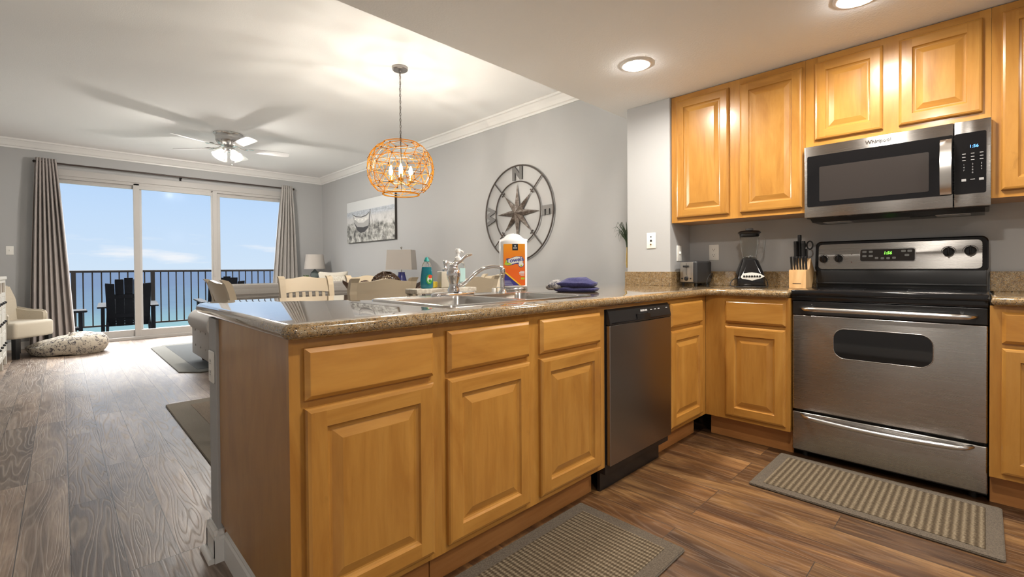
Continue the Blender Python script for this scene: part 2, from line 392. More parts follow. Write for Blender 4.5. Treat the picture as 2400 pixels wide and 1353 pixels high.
b = B(); bboard(b, XC-.016, XC, YS, YW-.02); struct('baseboard_right', b, TRIM)
b = B(); bboard(b, XL, XL+.016, YB, YW-.02); struct('baseboard_left', b, TRIM)
b = B()
def bb_prof(b, p0, p1, o, h=.115):
    pr = [(0, 0), (.014, 0), (.014, h*.72), (.010, h*.80), (.011, h*.86), (.005, h*.94), (.003, h), (0, h)]
    p0 = Vector(p0); p1 = Vector(p1); o = Vector(o)
    b.loft([[p0+o*u+Vector((0, 0, v)) for u, v in pr], [p1+o*u+Vector((0, 0, v)) for u, v in pr]])
bb_prof(b, (.395, YS-.015, 0), (.395, YS+.12, 0), (-1, 0, 0)); bb_prof(b, (.381, YS, 0), (.43, YS, 0), (0, -1, 0))
bb_prof(b, (.424, 1.25, 0), (.424, YS-.014, 0), (-1, 0, 0)); bb_prof(b, (.381, YS+.105, 0), (XP, YS+.105, 0), (0, 1, 0))
struct('baseboard_peninsula', b, TRIM)
struct('trim_4', B().cyl((.381-.008, YS-.01, .008), (.381-.008, YS+.12, .008), .013, seg=14), TRIM, 40)

# sliding glass doors across the window wall
GL = pane('clear_door_glass')
d1 = B()
d1.box(OX0-.07, OX1+.07, YW-.02, YW+.13, OZ-.02, OZ+.07, .004).box(OX0-.07, OX0, YW-.02, YW+.13, 0, OZ, .004).box(OX1, OX1+.07, YW-.02, YW+.13, 0, OZ, .004)
d1.box(OX0-.05, OX1+.05, YW-.03, YW+.14, 0, .045, .004).box(OX0, OX1, YW+.0, YW+.11, OZ-.06, OZ-.01, .003)
def doorpanel(n, x0, x1, y0, hd=False):
    fr = B(); y1 = y0+.045; s_ = .075
    fr.box(x0, x0+s_, y0, y1, .04, OZ-.03, .005).box(x1-s_, x1, y0, y1, .04, OZ-.03, .005).box(x0+s_-.004, x1-s_+.004, y0+.002, y1-.002, .04, .145, .004).box(x0+s_-.004, x1-s_+.004, y0+.002, y1-.002, OZ-.115, OZ-.03, .004)
    o = fr.fin('door_panel', DOORF, DOOR)
    B().box(x0+s_-.002, x1-s_+.002, y0+.018, y0+.026, .143, OZ-.113).fin('glass_pane', GL, o)
    if hd: B().box(x1-.05, x1-.025, y0-.03, y0+.002, .95, 1.2, .006).fin('door_handle', DOORF, o)
DOOR = tag(bpy.data.objects.new('door_1', None), kind='structure'); COL.objects.link(DOOR)
d1.fin('door_frame', DOORF, DOOR)
doorpanel(1, OX0+.005, .905, YW+.05); doorpanel(2, .80, 1.89, YW+.0, True); doorpanel(3, 1.88, OX1-.005, YW+.05)
B().box(1.835, 1.90, YW-.012, YW+.045, .04, OZ-.03, .006).fin('interlock_post', DOORF, DOOR)

# balcony
BAL = mat('balcony_concrete', (.45, .44, .41), .7)
struct('floor_balcony', B().box(-2.6, 5.4, YW+.15, 10.86, -.16, -.02), BAL)
BRZ = mat('bronze_rail_paint', (.016, .012, .010), .6, spec=.2)
rail = thing('balcony_railing', 'dark bronze metal balcony railing with upright bars in front of the sea', 'railing', (0, 10.74, -.02))
B().box(-2.5, 5.3, -.03, .03, 1.045, 1.085, .008).fin('top_rail', BRZ, rail)
B().box(-2.5, 5.3, -.015, .015, .10, .13, .004).fin('bottom_rail', BRZ, rail)
x = -2.45; i = 0; p0 = None
bal = None; pst = None
while x < 5.28:
    if i % 9 == 4:
        if not pst: pst = B().box(-.03, .03, -.03, .03, 0, 1.05, .004).fin('post', BRZ, rail, loc=(x, 0, 0))
        else: c = pst.copy(); COL.objects.link(c); c.location = (x, 0, 0)
    else:
        if not bal: bal = B().box(-.009, .009, -.009, .009, .115, 1.05).fin('baluster', BRZ, rail, loc=(x, 0, 0))
        else: c = bal.copy(); COL.objects.link(c); c.location = (x, 0, 0)
    x += .118; i += 1
# sea
m = mat('sea_water', (.1, .3, .4), .9, spec=0.0); t = NT(m); sp = t.n('ShaderNodeSeparateXYZ'); t.l(t.tc.outputs['Object'], sp.inputs[0])
wob = t.noise(t.map((.002, .006, 1)), 1, 3); dist = t.math('ADD', sp.outputs[1], t.math('MULTIPLY', wob, 120))
q = t.n('ShaderNodeMapRange'); t.l(dist, q.inputs[0]); q.inputs[1].default_value = 150; q.inputs[2].default_value = 1500; 
cc = t.ramp(q.outputs[0], [(0, (.070, .122, .100)), (.16, (.050, .088, .086)), (.36, (.032, .050, .070)), (1, (.027, .039, .064))])
wv = t.noise(t.map((.05, .22, 1)), 1, 6, .7); t.col(t.mix(t.ramp(wv, [(.35, (0, 0, 0)), (.7, (.45, .45, .45))]), cc, (.062, .080, .098)))
t.bump(wv, .3, 1.0)
o = B().grid(lambda u, v: (-30000+60000*u, 20+(40000)*v*v, 0), 20, 40).fin('sea', m, loc=(0, 0, -34))
tag(o, 'calm turquoise to blue sea stretching to the horizon beyond the balcony', 'sea', kind='stuff')

# ================================================================ KITCHEN CABINETS
DR = [(0, 0), (0, -.008), (.006, -.014), (.014, -.016), (.016, -.019), (.017, -.019)]
def drawer_front(p, x0, x1, z0, z1, name='drawer_front'):
    return B().panel(x0, x1, z0, z1, [(0, 0), (0, -.010), (.011, -.0195), (.013, -.020)]).fin(name, [Wh, Wh], p)
def door(p, x0, x1, z0, z1, name='door'):
    fr = [(0, 0), (0, -.012), (.004, -.017), (.012, -.0195), (.053, -.0195), (.057, -.012), (.063, -.009), (.068, -.009), (.095, -.0175), (.097, -.0175)]
    return B().panel(x0, x1, z0, z1, fr, 3).fin(name, [Wv, Wh], p)
def face_frame(p, x0, x1, z0, z1, stiles, rails, d=.019):
    b = B()
    for a, c in stiles: b.box(a, c, 0, d, z0, z1)
    f = b.bm
    b2 = B(); b2.bm.free(); b2.bm = b.bm; b2.mi = 1
    for a, c, u, v in rails: b2.box(a, c, .0006, d, u, v)
    return b2.fin('face_frame', [Wv, Wh], p)
CZ = .879; KZ = .136
def base_cab(name, label, loc, rz, x0, x1, units, depth=.585, kick=True, sink=False):
    """local frame: x right, y into the cabinet, z up; units = (kind, door x0, door x1, frame)"""
    c = thing(name, label, 'cabinet', loc, rz)
    if sink:   # open topped box, the bowls hang into it
        B().box(x0+.001, x0+.016, .019, depth+.13, KZ, CZ).box(x1-.016, x1-.001, .019, depth, KZ, CZ).box(x0+.016, x1-.016, depth+.115, depth+.13, KZ, CZ).box(x0+.016, x1-.016, .019, depth+.115, KZ, KZ+.016).box(x0+.016, x1-.016, .019, .026, KZ, CZ).fin('carcass', Wv, c)
    else: B().box(x0+.001, x1-.001, .019, depth, KZ, CZ).fin('carcass', Wv, c)
    st = [(x0, units[0][0]+.012)]
    for a, b_ in zip(units, units[1:]): st.append((a[1]-.012, b_[0]+.012))
    st.append((units[-1][1]-.012, x1))
    rl = []
    for (a, b_) in units:
        rl += [(a+.012, b_-.012, .842, CZ), (a+.012, b_-.012, .69, .728), (a+.012, b_-.012, KZ, .172)]
        B().box(a+.012, b_-.012, .006, .019, .17, .845).fin('inner_panel', Wv, c)
    face_frame(c, x0, x1, KZ, CZ, st, rl)
    for (a, b_) in units:
        drawer_front(c, a, b_, .7205, .854); door(c, a, b_, .1613, .6992)
    if kick: B().box(x0+.002, x1-.002, .075, .09, 0, KZ, .001).fin('toe_kick', KICK, c)
    return c
T0 = (0, YF, 0)
A_ = base_cab('base_cabinet', 'maple base cabinet with one drawer at the near free end of the peninsula', T0, 0, .404, .866, [(.4387, .8297)], depth=.72)
B().box(.4255, .44, .0195, .718, 0, CZ).fin('side_panel', Wv, A_)
B().cyl((.424, .712, .1), (.424, .712, CZ), .011, seg=10).fin('corner_bead', TRIMRED, A_, 40)
base_cab('base_cabinet', 'wide maple sink base cabinet with two doors under the double sink', T0, 0, .866, 1.775, [(.8838, 1.2656), (1.3275, 1.7272)], sink=True)
base_cab('base_cabinet', 'narrow maple corner cabinet between the dishwasher and the inside corner', T0, 0, 2.382, XF-.001, [(2.392, 2.80)])
b = B(); b.box(1.775, 2.382, .0, .018, .862, CZ)
tag(b.fin('filler_strip', Wh, loc=T0), 'thin reddish maple strip between the dishwasher and the countertop', 'trim strip')
T1 = (XF, 0, 0); RZ = R(-90)      # local x = -world y
base_cab('base_cabinet', 'maple base cabinet with one drawer immediately left of the stainless range', T1, RZ, -(YF-.001), -.7475, [(-1.0923, -.7673)])
base_cab('base_cabinet', 'maple base cabinet cut off by the right picture edge, right of the range', T1, RZ, .018, .93, [(.0539, .44), (.50, .89)])

def wall_cab(label, x0, x1, z0, z1, units, depth=.305):
    c = thing('wall_cabinet', label, 'cabinet', (3.165, 0, 0), RZ)
    B().box(x0+.001, x1-.001, .019, depth-.002, z0, z1).fin('carcass', Wv, c)
    st = [(x0, units[0][0]+.012)]
    for a, b_ in zip(units, units[1:]): st.append((a[1]-.012, b_[0]+.012))
    st.append((units[-1][1]-.012, x1)); rl = []
    for (a, b_) in units:
        rl += [(a+.012, b_-.012, z1-.055, z1), (a+.012, b_-.012, z0, z0+.05)]
        B().box(a+.012, b_-.012, .006, .019, z0+.045, z1-.05).fin('inner_panel', Wv, c)
    face_frame(c, x0, x1, z0, z1, st, rl)
    for (a, b_) in units: door(c, a, b_, z0+.033, z1-.038)
    return c
wall_cab('tall maple wall cabinet with two doors next to the grey wall pier', -1.581, -.743, 1.3724, ZK-.004, [(-1.538, -1.178), (-1.108, -.757)])
wall_cab('short maple wall cabinet with two doors above the microwave', -.742, .0205, 1.755, ZK-.004, [(-.693, -.382), (-.316, -.008)])
wall_cab('maple wall cabinet at the right picture edge, beside the microwave', .0215, .93, 1.3724, ZK-.004, [(.054, .44), (.50, .89)])

# ---------------------------------------------------------------- countertops
def slab(b, poly, flags_hole=None, zt=.92, th=.041, exposed=None):
    r = th/2; rings = []
    K = 8
    for k in range(K+1):
        a = -pi/2+pi*k/K; d = r-r*cos(a)
        rings.append([(x_, y_, zt-r+r*sin(a)) for x_, y_ in inset(poly, d)])
    t = bmesh.new(); vr = [[t.verts.new(p) for p in rg] for rg in rings]; n = len(poly)
    for a, c in zip(vr, vr[1:]):
        for i in range(n): t.faces.new((a[i], a[(i+1) % n], c[(i+1) % n], c[i]))
    def cap(loop, z):
        eds = [t.edges.get((loop[i], loop[(i+1) % n])) for i in range(n)]
        hv = None
        if flags_hole:
            hv = [t.verts.new((x_, y_, z)) for x_, y_ in flags_hole]
            eds += [t.edges.new((hv[i], hv[(i+1) % len(hv)])) for i in range(len(hv))]
        bmesh.ops.triangle_fill(t, use_beauty=True, edges=eds); return hv
    h0 = cap(vr[0], zt-th); h1 = cap(vr[-1], zt)
    if h0:
        for i in range(len(h0)): t.faces.new((h0[i], h0[(i+1) % len(h0)], h1[(i+1) % len(h0)], h1[i]))
    bmesh.ops.recalc_face_normals(t, faces=t.faces); b._merge(t)
ct = thing('countertop', 'L-shaped speckled granite countertop running over the peninsula and the corner', 'countertop')
pts = [(.385, 1.178), (2.843, 1.178), (2.843, .749), (3.469, .749), (3.469, YP-.001), (XP-.001, YP-.001), (XP-.001, YS+.001), (3.679, YS+.001), (3.679, 2.365), (.385, 2.365)]
poly = roundpoly(pts, [.035, .05, 0, 0, 0, 0, 0, 0, 0, .16], 7)
SX0, SX1, SY0, SY1 = .952, 1.815, 1.295, 1.865
b = B(); slab(b, poly, [(SX0+.03, SY0+.03), (SX1-.03, SY0+.03), (SX1-.03, SY1-.03), (SX0+.03, SY1-.03)])
b.fin('granite_slab', GRAN, ct, 50)
b = B(); b.box(XP-.019, XP, YP-.0, YS+.012, .918, 1.022, .003).box(XP-.019, XW, YP-.019, YP, .918, 1.022, .003).box(XW-.019, XW, .749, YP-.019, .918, 1.022, .003)
b.fin('backsplash', GRAN, ct)
ct2 = thing('countertop', 'short piece of speckled granite countertop right of the range', 'countertop')
b = B(); slab(b, [(2.843, -.95), (3.469, -.95), (3.469, -.021), (2.843, -.021)]); b.fin('granite_slab', GRAN, ct2, 50)
B().box(XW-.019, XW, -.95, -.021, .918, 1.022, .003).fin('backsplash', GRAN, ct2)

# ================================================================ APPLIANCES
# dishwasher (local frame of the peninsula front)
dw = thing('dishwasher', 'stainless dishwasher with black control strip built into the peninsula', 'dishwasher', (0, YF, 0))
B().box(1.777, 2.380, .0, .57, .10, .858).fin('tub', BLKP, dw)
B().box(1.786, 2.374, -.024, .0, .142, .787, .003).fin('door', DWST, dw)
cp = B(); cp.prism([(0, .862), (0, .789), (-.024, .789), (-.024, .800), (-.012, .852), (-.004, .862)], 1.786, 2.374, 'x', .002)
cpo = cp.fin('control_panel', BLKP, dw)
B().box(1.80, 2.36, -.0255, -.023, .796, .800).fin('panel_seam', BLK, cpo)
B().prism([(-.026, .798), (-.026, .822), (-.016, .828), (-.016, .798)], 2.02, 2.15, 'x', .002).fin('handle_recess', BLK, cpo)
tilt = Matrix.Rotation(math.atan2(.012, .052), 4, 'X')
def dwt(x, z, s, body, nm):
    y = -.024+.012*(z-.800)/.052-.0008
    text(body, s, PRINT, cpo, nm, Matrix.Translation((x, y, z)) @ Matrix.Rotation(R(90)-math.atan2(.012, .052), 4, 'X'), .0004, bold=.0004)
dwt(2.10, .838, .013, 'FRIGIDAIRE', 'logo')
for i, x_ in enumerate((2.172, 2.212, 2.25, 2.335)):
    B().box(x_-.008, x_+.008, -.0175, -.0145, .836, .840).fin('button_mark', PRINT, cpo)
B().box(1.80, 2.36, .045, .06, 0, .10).fin('toe_kick', BLKP, dw)

# range; local x = -world y, y = into the wall, z up
rg = thing('range', 'freestanding stainless and black electric range with smooth cooktop', 'range', (2.895, -.0165, 0), RZ)
W0, W1 = -.762, 0.0
B().box(W0+.004, W1-.004, .035, .56, .03, .905, .002).fin('body', DKGREY, rg)
b = B(); b.box(W0, W1, -.016, .50, .896, .926, .007, 3).box(W0+.002, W1-.002, -.004, .05, .868, .90, .003); b.fin('cooktop', BLK, rg, 40)
for cx, cy, rr_ in ((-.56, .13, .10), (-.20, .13, .085), (-.56, .36, .075), (-.20, .36, .10)):
    B().lathe([(rr_-.002, .9262), (rr_, .9264), (rr_+.002, .9262)], (cx, cy, 0), 36).fin('burner_ring', DKGREY, rg)
b = B(); b.box(W0+.003, W1-.003, .003, .04, .79, .866, .004)
for z in (.838, .849): b.box(W0+.05, W1-.06, -.0005, .004, z, z+.003)
vt = b.fin('vent_trim', BLKP, rg)
od = B(); od.box(W0+.003, W1-.003, .0, .045, .268, .788, .006, 3); od = od.fin('oven_door', STEEL, rg, 40)
wp = rrect(-.567, -.182, .575, .727, .05, 8)
B().prism(wp, -.0015, .002, 'y').fin('window', BGLASS, od)
B().loft([[(x_, -.002, z_) for x_, z_ in inset(wp, -.004)], [(x_, -.003, z_) for x_, z_ in inset(wp, -.002)], [(x_, -.0018, z_) for x_, z_ in wp]], False, False).fin('window_trim', STEEL, od)
def bar(b, x0, x1, z, out_, sag=0, r=.011, rise=.0):
    pts = []
    for i in range(25):
        s_ = i/24; x = x0+(x1-x0)*s_; k = min(1, min(s_, 1-s_)/.06); y = .005-(out_+.005)*sin(k*pi/2)
        pts.append((x, y, z-sag*sin(pi*s_)))
    b.tube(pts, r, 12, radii=[r*(.75+.25*min(1, min(i, 24-i)/3)) for i in range(25)])
b = B(); bar(b, W0+.05, W1-.042, .825, .052, .0, .0135); b.fin('handle', NICKEL, od, 60)
dr = B(); dr.box(W0+.003, W1-.003, .0, .045, .045, .255, .006, 3); dr = dr.fin('storage_drawer', STEEL, rg, 40)
b = B(); bar(b, W0+.05, W1-.05, .243, .045, .014, .0125); b.fin('handle', NICKEL, dr, 60)
for x_ in (W0+.05, W1-.05): B().cyl((x_, .07, 0), (x_, .07, .035), .015).fin('foot', BLKP, rg, 40)
bgd = B(); bgd.box(W0+.012, W1-.006, .50, .565, .90, 1.03, .006).box(W0+.012, W1-.006, .485, .51, .945, .955, .003).fin('backguard_riser', BLKP, rg, 40)
hd = B(); prof = rrect(W0, W1, 1.015, 1.208, .03, 6)
hd.loft([[(x_, .50+(z_-1.015)*.10, z_) for x_, z_ in inset(prof, .006)], [(x_, .506+(z_-1.015)*.10, z_) for x_, z_ in prof], [(x_, .568, z_) for x_, z_ in prof]]); hd = hd.fin('backguard', BLK, rg, 40)
def BG(x, z, o=0): return (x, .50+(z-1.015)*.10-o, z)
pl_ = rrect(W0+.018, W1-.022, 1.036, 1.19, .022, 6)
B().loft([[BG(x_, z_, 0) for x_, z_ in pl_], [BG(x_, z_, .0025) for x_, z_ in inset(pl_, .001)]], False).fin('control_panel', STEEL, hd)
def knob(x, z, r):
    M = Matrix.Translation(BG(x, z, .003)) @ Matrix.Rotation(R(90+5.7), 4, 'X')
    b = B(); b.lathe([(0, .024), (r*.72, .024), (r*.86, .019), (r*.95, .004), (r, .003), (r, 0)], (0, 0, 0), 28)
    b.box(-.004, .004, -r*.8, r*.92, .018, .03, .003); b.sph((0, r*.95, .006), .004)
    b.bm.transform(M); b.fin('control_knob', BLK, hd, 40)
    M2 = Matrix.Translation(BG(x, z, .0022)) @ Matrix.Rotation(R(90+5.7), 4, 'X')
    b = B(); b.lathe([(r*1.16, .0), (r*1.18, .0014), (r*1.22, .0014), (r*1.24, 0)]); b.bm.transform(M2); b.fin('dial_ring', DKGREY, hd)
for x_, z_, r_ in ((-.715, 1.098, .0225), (-.638, 1.10, .0225), (-.150, 1.128, .024), (-.067, 1.131, .024)): knob(x_, z_, r_)
for z in (1.078, 1.125): B().sph(BG(-.574, z, .003), .003, seg=10).fin('indicator_light', mat('red_lens_%d' % int(z*100), (.10, .004, .004), .3), hd)
cd = rrect(-.532, -.286, 1.082, 1.152, .01, 4)
B().loft([[BG(x_, z_, .002) for x_, z_ in inset(cd, -.004)], [BG(x_, z_, .004) for x_, z_ in inset(cd, -.002)], [BG(x_, z_, .004) for x_, z_ in inset(cd, .001)]], False).fin('display_trim', NICKEL, hd)
dsp = B().loft([[BG(x_, z_, .003) for x_, z_ in cd], [BG(x_, z_, .0055) for x_, z_ in cd]], False).fin('clock_panel', GREYWIN, hd)
TXM = lambda x, z, o: Matrix.Translation(BG(x, z, o)) @ Matrix.Rotation(R(90-5.7), 4, 'X')
text('1:56', .022, emis('green_digits', (.25, 1, .08), 1.6), dsp, 'clock_digits', TXM(-.405, 1.128, .0065), .0004, bold=.0006, shear=.15)
KEYM = mat('key_print', (.22, .22, .21), .5)
for x_, z_, w_ in ((-.512, 1.137, .02), (-.482, 1.137, .018), (-.512, 1.112, .02), (-.482, 1.112, .02), (-.455, 1.100, .016), (-.428, 1.098, .016), (-.402, 1.098, .016), (-.376, 1.100, .016), (-.335, 1.138, .02), (-.308, 1.138, .02), (-.32, 1.115, .02)):
    B().loft([[BG(x, z, .0058) for x, z in rrect(x_-w_/2, x_+w_/2, z_-.006, z_+.006, .003, 2)], [BG(x, z, .0062) for x, z in rrect(x_-w_/2, x_+w_/2, z_-.006, z_+.006, .003, 2)]]).fin('touch_key', KEYM, dsp)

# over-the-range microwave
mw = thing('microwave', 'stainless over-the-range microwave with dark window and black keypad', 'microwave', (3.1304, -.0218, 0), RZ)
Z0, Z1 = 1.3375, 1.751
b = B(); b.box(W0+.004, W1-.004, .03, .338, Z0-.004, Z1, .004).prism([(.04, Z0-.002), (.10, Z0-.022), (.32, Z0-.022), (.335, Z0-.002)], W0+.02, W1-.02, 'x')
b.fin('body', DKGREY, mw)
B().box(W0+.07, W0+.20, .12, .24, Z0-.0245, Z0-.021, .001).fin('grease_filter', NICKEL, mw); B().box(W1-.20, W1-.07, .12, .24, Z0-.0245, Z0-.021, .001).fin('grease_filter', NICKEL, mw)
b = B(); b.box(-.30, -.20, .12, .2, Z0-.026, Z0-.021, .001); b.fin('vent_grille', BLKP, mw)
XS = -.128
md = B().box(W0, XS-.0015, .0, .034, Z0, Z1, .004, 2).fin('door', STEEL, mw, 40)
wn = rrect(W0+.015, XS-.002, Z0+.062, Z1-.058, .008, 4)
wo = B().prism(wn, -.002, .003, 'y').fin('window', BGLASS, md)
wi = rrect(W0+.075, XS-.09, Z0+.09, Z1-.125, .006, 4)
B().prism(wi, -.0028, .001, 'y').fin('window_screen', GREYWIN, wo)
b = B()
hp = []
for i in range(17):
    s_ = i/16; z = 1.402+(1.672-1.402)*s_; hp.append([(XS-.048, -.012-.028*sin(pi*s_)**.6, z), (XS-.006, -.012-.028*sin(pi*s_)**.6, z), (XS-.006, -.022-.030*sin(pi*s_)**.6, z), (XS-.048, -.022-.030*sin(pi*s_)**.6, z)])
b.loft(hp); b.box(XS-.044, XS-.010, -.02, .0, 1.404, 1.425, .002).box(XS-.044, XS-.010, -.02, .0, 1.65, 1.671, .002); b.fin('handle', steel('handle_stainless', (.7, .68, .65), .2, .5), md, 40)
text('Whirlpool', .026, CHROME, md, 'logo', at(-.42, -.0012, 1.722), .001, bold=.0006)
mc = B().box(XS+.0015, W1, .0, .034, Z0, Z1, .004, 2).fin('control_section', STEEL, mw, 40)
kp = rrect(XS+.002, W1-.016, Z0+.062, Z1-.058, .008, 4)
kpo = B().prism(kp, -.002, .003, 'y').fin('keypad', BGLASS, mc)
text('1:56', .019, emis('blue_digits', (.12, .4, 1), 2.0), kpo, 'clock_digits', at(-.058, -.0028, 1.625), .0003, bold=.0003)
MK = mat('keypad_print', (.34, .34, .34), .5)
for r_ in range(3):
    for c_ in range(3): B().box(-.098+.03*c_, -.086+.03*c_, -.0024, -.002, 1.590-.0155*r_, 1.5935-.0155*r_).fin('key_mark', MK, kpo)
for r_, row in enumerate(('123', '456', '789', ' 0 ')):
    for c_, ch in enumerate(row):
        if ch != ' ': text(ch, .010, MK, kpo, 'key_number', at(-.092+.03*c_, -.0022, 1.540-.0135*r_), .0002)
for x_, z_ in ((-.092, 1.466), (-.032, 1.466)): B().box(x_-.008, x_+.008, -.0024, -.002, z_-.006, z_+.006).fin('key_mark', MK, kpo)
B().box(-.070, -.054, -.0024, -.002, 1.466, 1.469).fin('key_mark', MK, kpo)

# ================================================================ SINK AND THINGS ON THE COUNTER
sk = thing('sink', 'double-bowl stainless drop-in sink in the peninsula countertop', 'sink')
ZR = .9215
def bowl(b, x0, x1, y0, y1, dep):
    lp = []
    for ins, z, r in ((0, ZR+.0035, .05), (.004, ZR+.002, .05), (.007, ZR-.012, .05), (.013, ZR-dep+.04, .055), (.024, ZR-dep+.012, .06), (.05, ZR-dep, .06)):
        lp.append([(x_, y_, z) for x_, y_ in rrect(x0+ins, x1-ins, y0+ins, y1-ins, r, 6)])
    b.loft(lp, cap0=False)
b = B()
SM = 1.385
def rimplate(b):
    t = bmesh.new(); z = ZR+.0035
    o_ = [t.verts.new((x_, y_, z)) for x_, y_ in rrect(SX0+.012, SX1-.012, SY0+.012, SY1-.012, .035, 6)]
    h1 = [t.verts.new((x_, y_, z)) for x_, y_ in rrect(SX0+.035, SM-.014, SY0+.035, SY1-.11, .05, 6)]
    h2 = [t.verts.new((x_, y_, z)) for x_, y_ in rrect(SM+.014, SX1-.035, SY0+.035, SY1-.11, .05, 6)]
    eds = []
    for lp in (o_, h1, h2): eds += [t.edges.new((lp[i], lp[(i+1) % len(lp)])) for i in range(len(lp))]
    bmesh.ops.triangle_fill(t, use_beauty=True, edges=eds)
    for f in t.faces:
        if f.normal.z < 0: f.normal_flip()
    b._merge(t)
rimplate(b)
b.loft([[(x_, y_, z) for x_, y_ in rrect(SX0+i_, SX1-i_, SY0+i_, SY1-i_, .04, 6)] for i_, z in ((0, .920), (.001, ZR+.004), (.005, ZR+.0055), (.012, ZR+.0035))], False, False)
bowl(b, SX0+.035, SM-.014, SY0+.035, SY1-.11, .19); bowl(b, SM+.014, SX1-.035, SY0+.035, SY1-.11, .19)
b.fin('basin', SINKS, sk, 50)
for x_ in ((SX0+.035+SM-.014)/2, (SM+.014+SX1-.035)/2):
    B().lathe([(0, .003), (.02, .002), (.03, .004), (.043, .004), (.045, 0)], (x_, 1.545, ZR-.19), 24).fin('drain', CHROME, sk, 40)

FX, FY, FZ = 1.362, 1.800, ZR+.0035
fc = thing('faucet', 'polished chrome single-lever kitchen faucet on the sink deck', 'faucet', (FX, FY, FZ))
b = B(); b.loft([[(x_, y_, z) for x_, y_ in inset(rrect(-.125, .125, -.028, .028, .027, 7), i_)] for i_, z in ((0, 0), (0, .008), (.004, .014), (.012, .018))]); b.fin('base_plate', CHROME, fc, 50)
B().lathe([(.03, .016), (.029, .03), (.022, .045), (.023, .06), (.031, .085), (.034, .10), (.032, .118), (.024, .13), (.020, .138), (.022, .142), (.022, .146), (.016, .152), (0, .153)], (0, 0, 0), 28).fin('body', CHROME, fc, 60)
B().tube([(0, 0, .148), (.004, -.002, .152), (.022, -.008, .158), (.040, -.012, .170), (.056, -.014, .185), (.076, -.016, .196), (.100, -.018, .200)], .008, 12, radii=[.010, .010, .0085, .007, .0065, .008, .0055]).fin('lever', CHROME, fc, 60)
sp_ = [(.015, -.004, .046), (.035, -.010, .048), (.060, -.02, .062), (.085, -.03, .084), (.112, -.042, .110), (.145, -.055, .130), (.180, -.068, .138), (.212, -.080, .137), (.238, -.090, .130)]
def smooth_path(p, n=4):
    o_ = []
    for i in range(len(p)-1):
        p0, p1, p2, p3 = (Vector(p[max(0, i-1)]), Vector(p[i]), Vector(p[i+1]), Vector(p[min(len(p)-1, i+2)]))
        for k in range(n):
            t = k/n; o_.append(.5*((2*p1)+(-p0+p2)*t+(2*p0-5*p1+4*p2-p3)*t*t+(-p0+3*p1-3*p2+p3)*t**3))
    o_.append(Vector(p[-1])); return o_
so = B().tube(smooth_path(sp_), .0095, 14).fin('spout', CHROME, fc, 60)
B().lathe([(0, .016), (.012, .014), (.0145, .006), (.0145, -.018), (.012, -.022), (0, -.022)], (.240, -.091, .119), 20).fin('aerator', CHROME, so, 60)
sy_ = thing('side_sprayer', 'polished chrome side sprayer standing right of the faucet', 'sprayer', (1.672, 1.785, FZ))
B().lathe([(.024, 0), (.023, .004), (.016, .016), (.013, .022), (.014, .028)], (0, 0, 0), 24).fin('base', CHROME, sy_, 60)
B().lathe([(.013, .026), (.012, .05), (.011, .075), (.013, .088), (.016, .10), (.0165, .112), (.012, .124), (.012, .132), (0, .136)], (0, 0, 0), 24).fin('spray_head', CHROME, sy_, 60)
tag(B().lathe([(0, .026), (.010, .026), (.011, .022), (.011, 0)], seg=18).fin('hole_cap', WHITE, loc=(1.70, 1.885, .9205), smooth=60), 'small white cap standing behind the chrome side sprayer', 'cap')

# soap riser with bottles
STONE = cloth('pale_travertine', (.60, .55, .47), 60, .1, .6, (.68, .64, .56))
ry = thing('soap_riser', 'pale stone riser tray behind the sink holding the soap bottles', 'tray', (1.46, 2.03, .9205))
B().box(-.19, .20, -.048, .062, .006, .031, .004).fin('tray', STONE, ry)
for x_, y_ in ((-.17, -.035), (.18, -.035), (-.17, .05), (.18, .05)): B().box(x_-.012, x_+.012, y_-.01, y_+.01, 0, .008).fin('foot', STONE, ry)
ZT = .9520
ds = thing('dish_soap_bottle', 'teal dish soap bottle with a red and green fruit label', 'bottle', (1.372, 2.045, ZT), R(-12))
TEAL = mat('teal_dish_soap', (.005, .22, .30), .08, spec=.6, Transmission_Weight=.35, IOR=1.4, Coat_Weight=.6)
CLR = mat('clear_plastic', (.88, .92, .92), .06, spec=.5, Transmission_Weight=.85, IOR=1.12)
B().lathe([(0, 0), (.030, 0), (.034, .005), (.035, .04), (.031, .075), (.027, .105), (.0255, .112)], seg=28, sy=.62).fin('bottle', TEAL, ds, 60)
B().lathe([(.0255, .112), (.024, .124), (.016, .136), (.013, .140), (.013, .143)], seg=24, sy=.68).fin('shoulder', CLR, ds, 60)
B().lathe([(.014, .141), (.014, .15), (.010, .153), (.009, .16), (.006, .163), (0, .163)], seg=20).fin('cap', mat('aqua_cap', (.03, .38, .36), .3), ds, 60)
LG = mat('label_green', (.05, .34, .04), .4); LR = mat('label_red', (.70, .07, .02), .4); LW = mat('label_white', (.8, .8, .75), .4)
def decal(p, cx, cz, rx, rz_, yb, m, nm, poly=None):
    pts_ = poly or [(cx+rx*cos(2*pi*i/20), cz+rz_*sin(2*pi*i/20)) for i in range(20)]
    return B().prism(pts_, yb, yb+.0012, 'y').fin(nm, m, p)
lb = decal(ds, .006, .048, .018, .026, -.0235, LG, 'label'); decal(lb, .006, .048, .012, .018, -.0240, LW, 'label_fruit'); decal(lb, .010, .062, .011, .010, -.0245, LR, 'label_patch'); decal(lb, .008, .040, .008, .008, -.0245, LG, 'label_leaf')
tag(B().box(-.018, .018, -.012, .012, 0, .034, .006, 3).fin('sponge', cloth('yellow_sponge', (.85, .62, .08), 260, .6), loc=(1.436, 2.07, ZT), rot=(0, 0, R(20))), 'yellow sponge between the dish soap and the cream dispenser', 'sponge')
cd_ = thing('soap_dispenser', 'square cream ceramic soap dispenser with chrome pump', 'soap dispenser', (1.492, 2.045, ZT), R(-12))
CREAM = mat('cream_ceramic', (.62, .57, .47), .4)
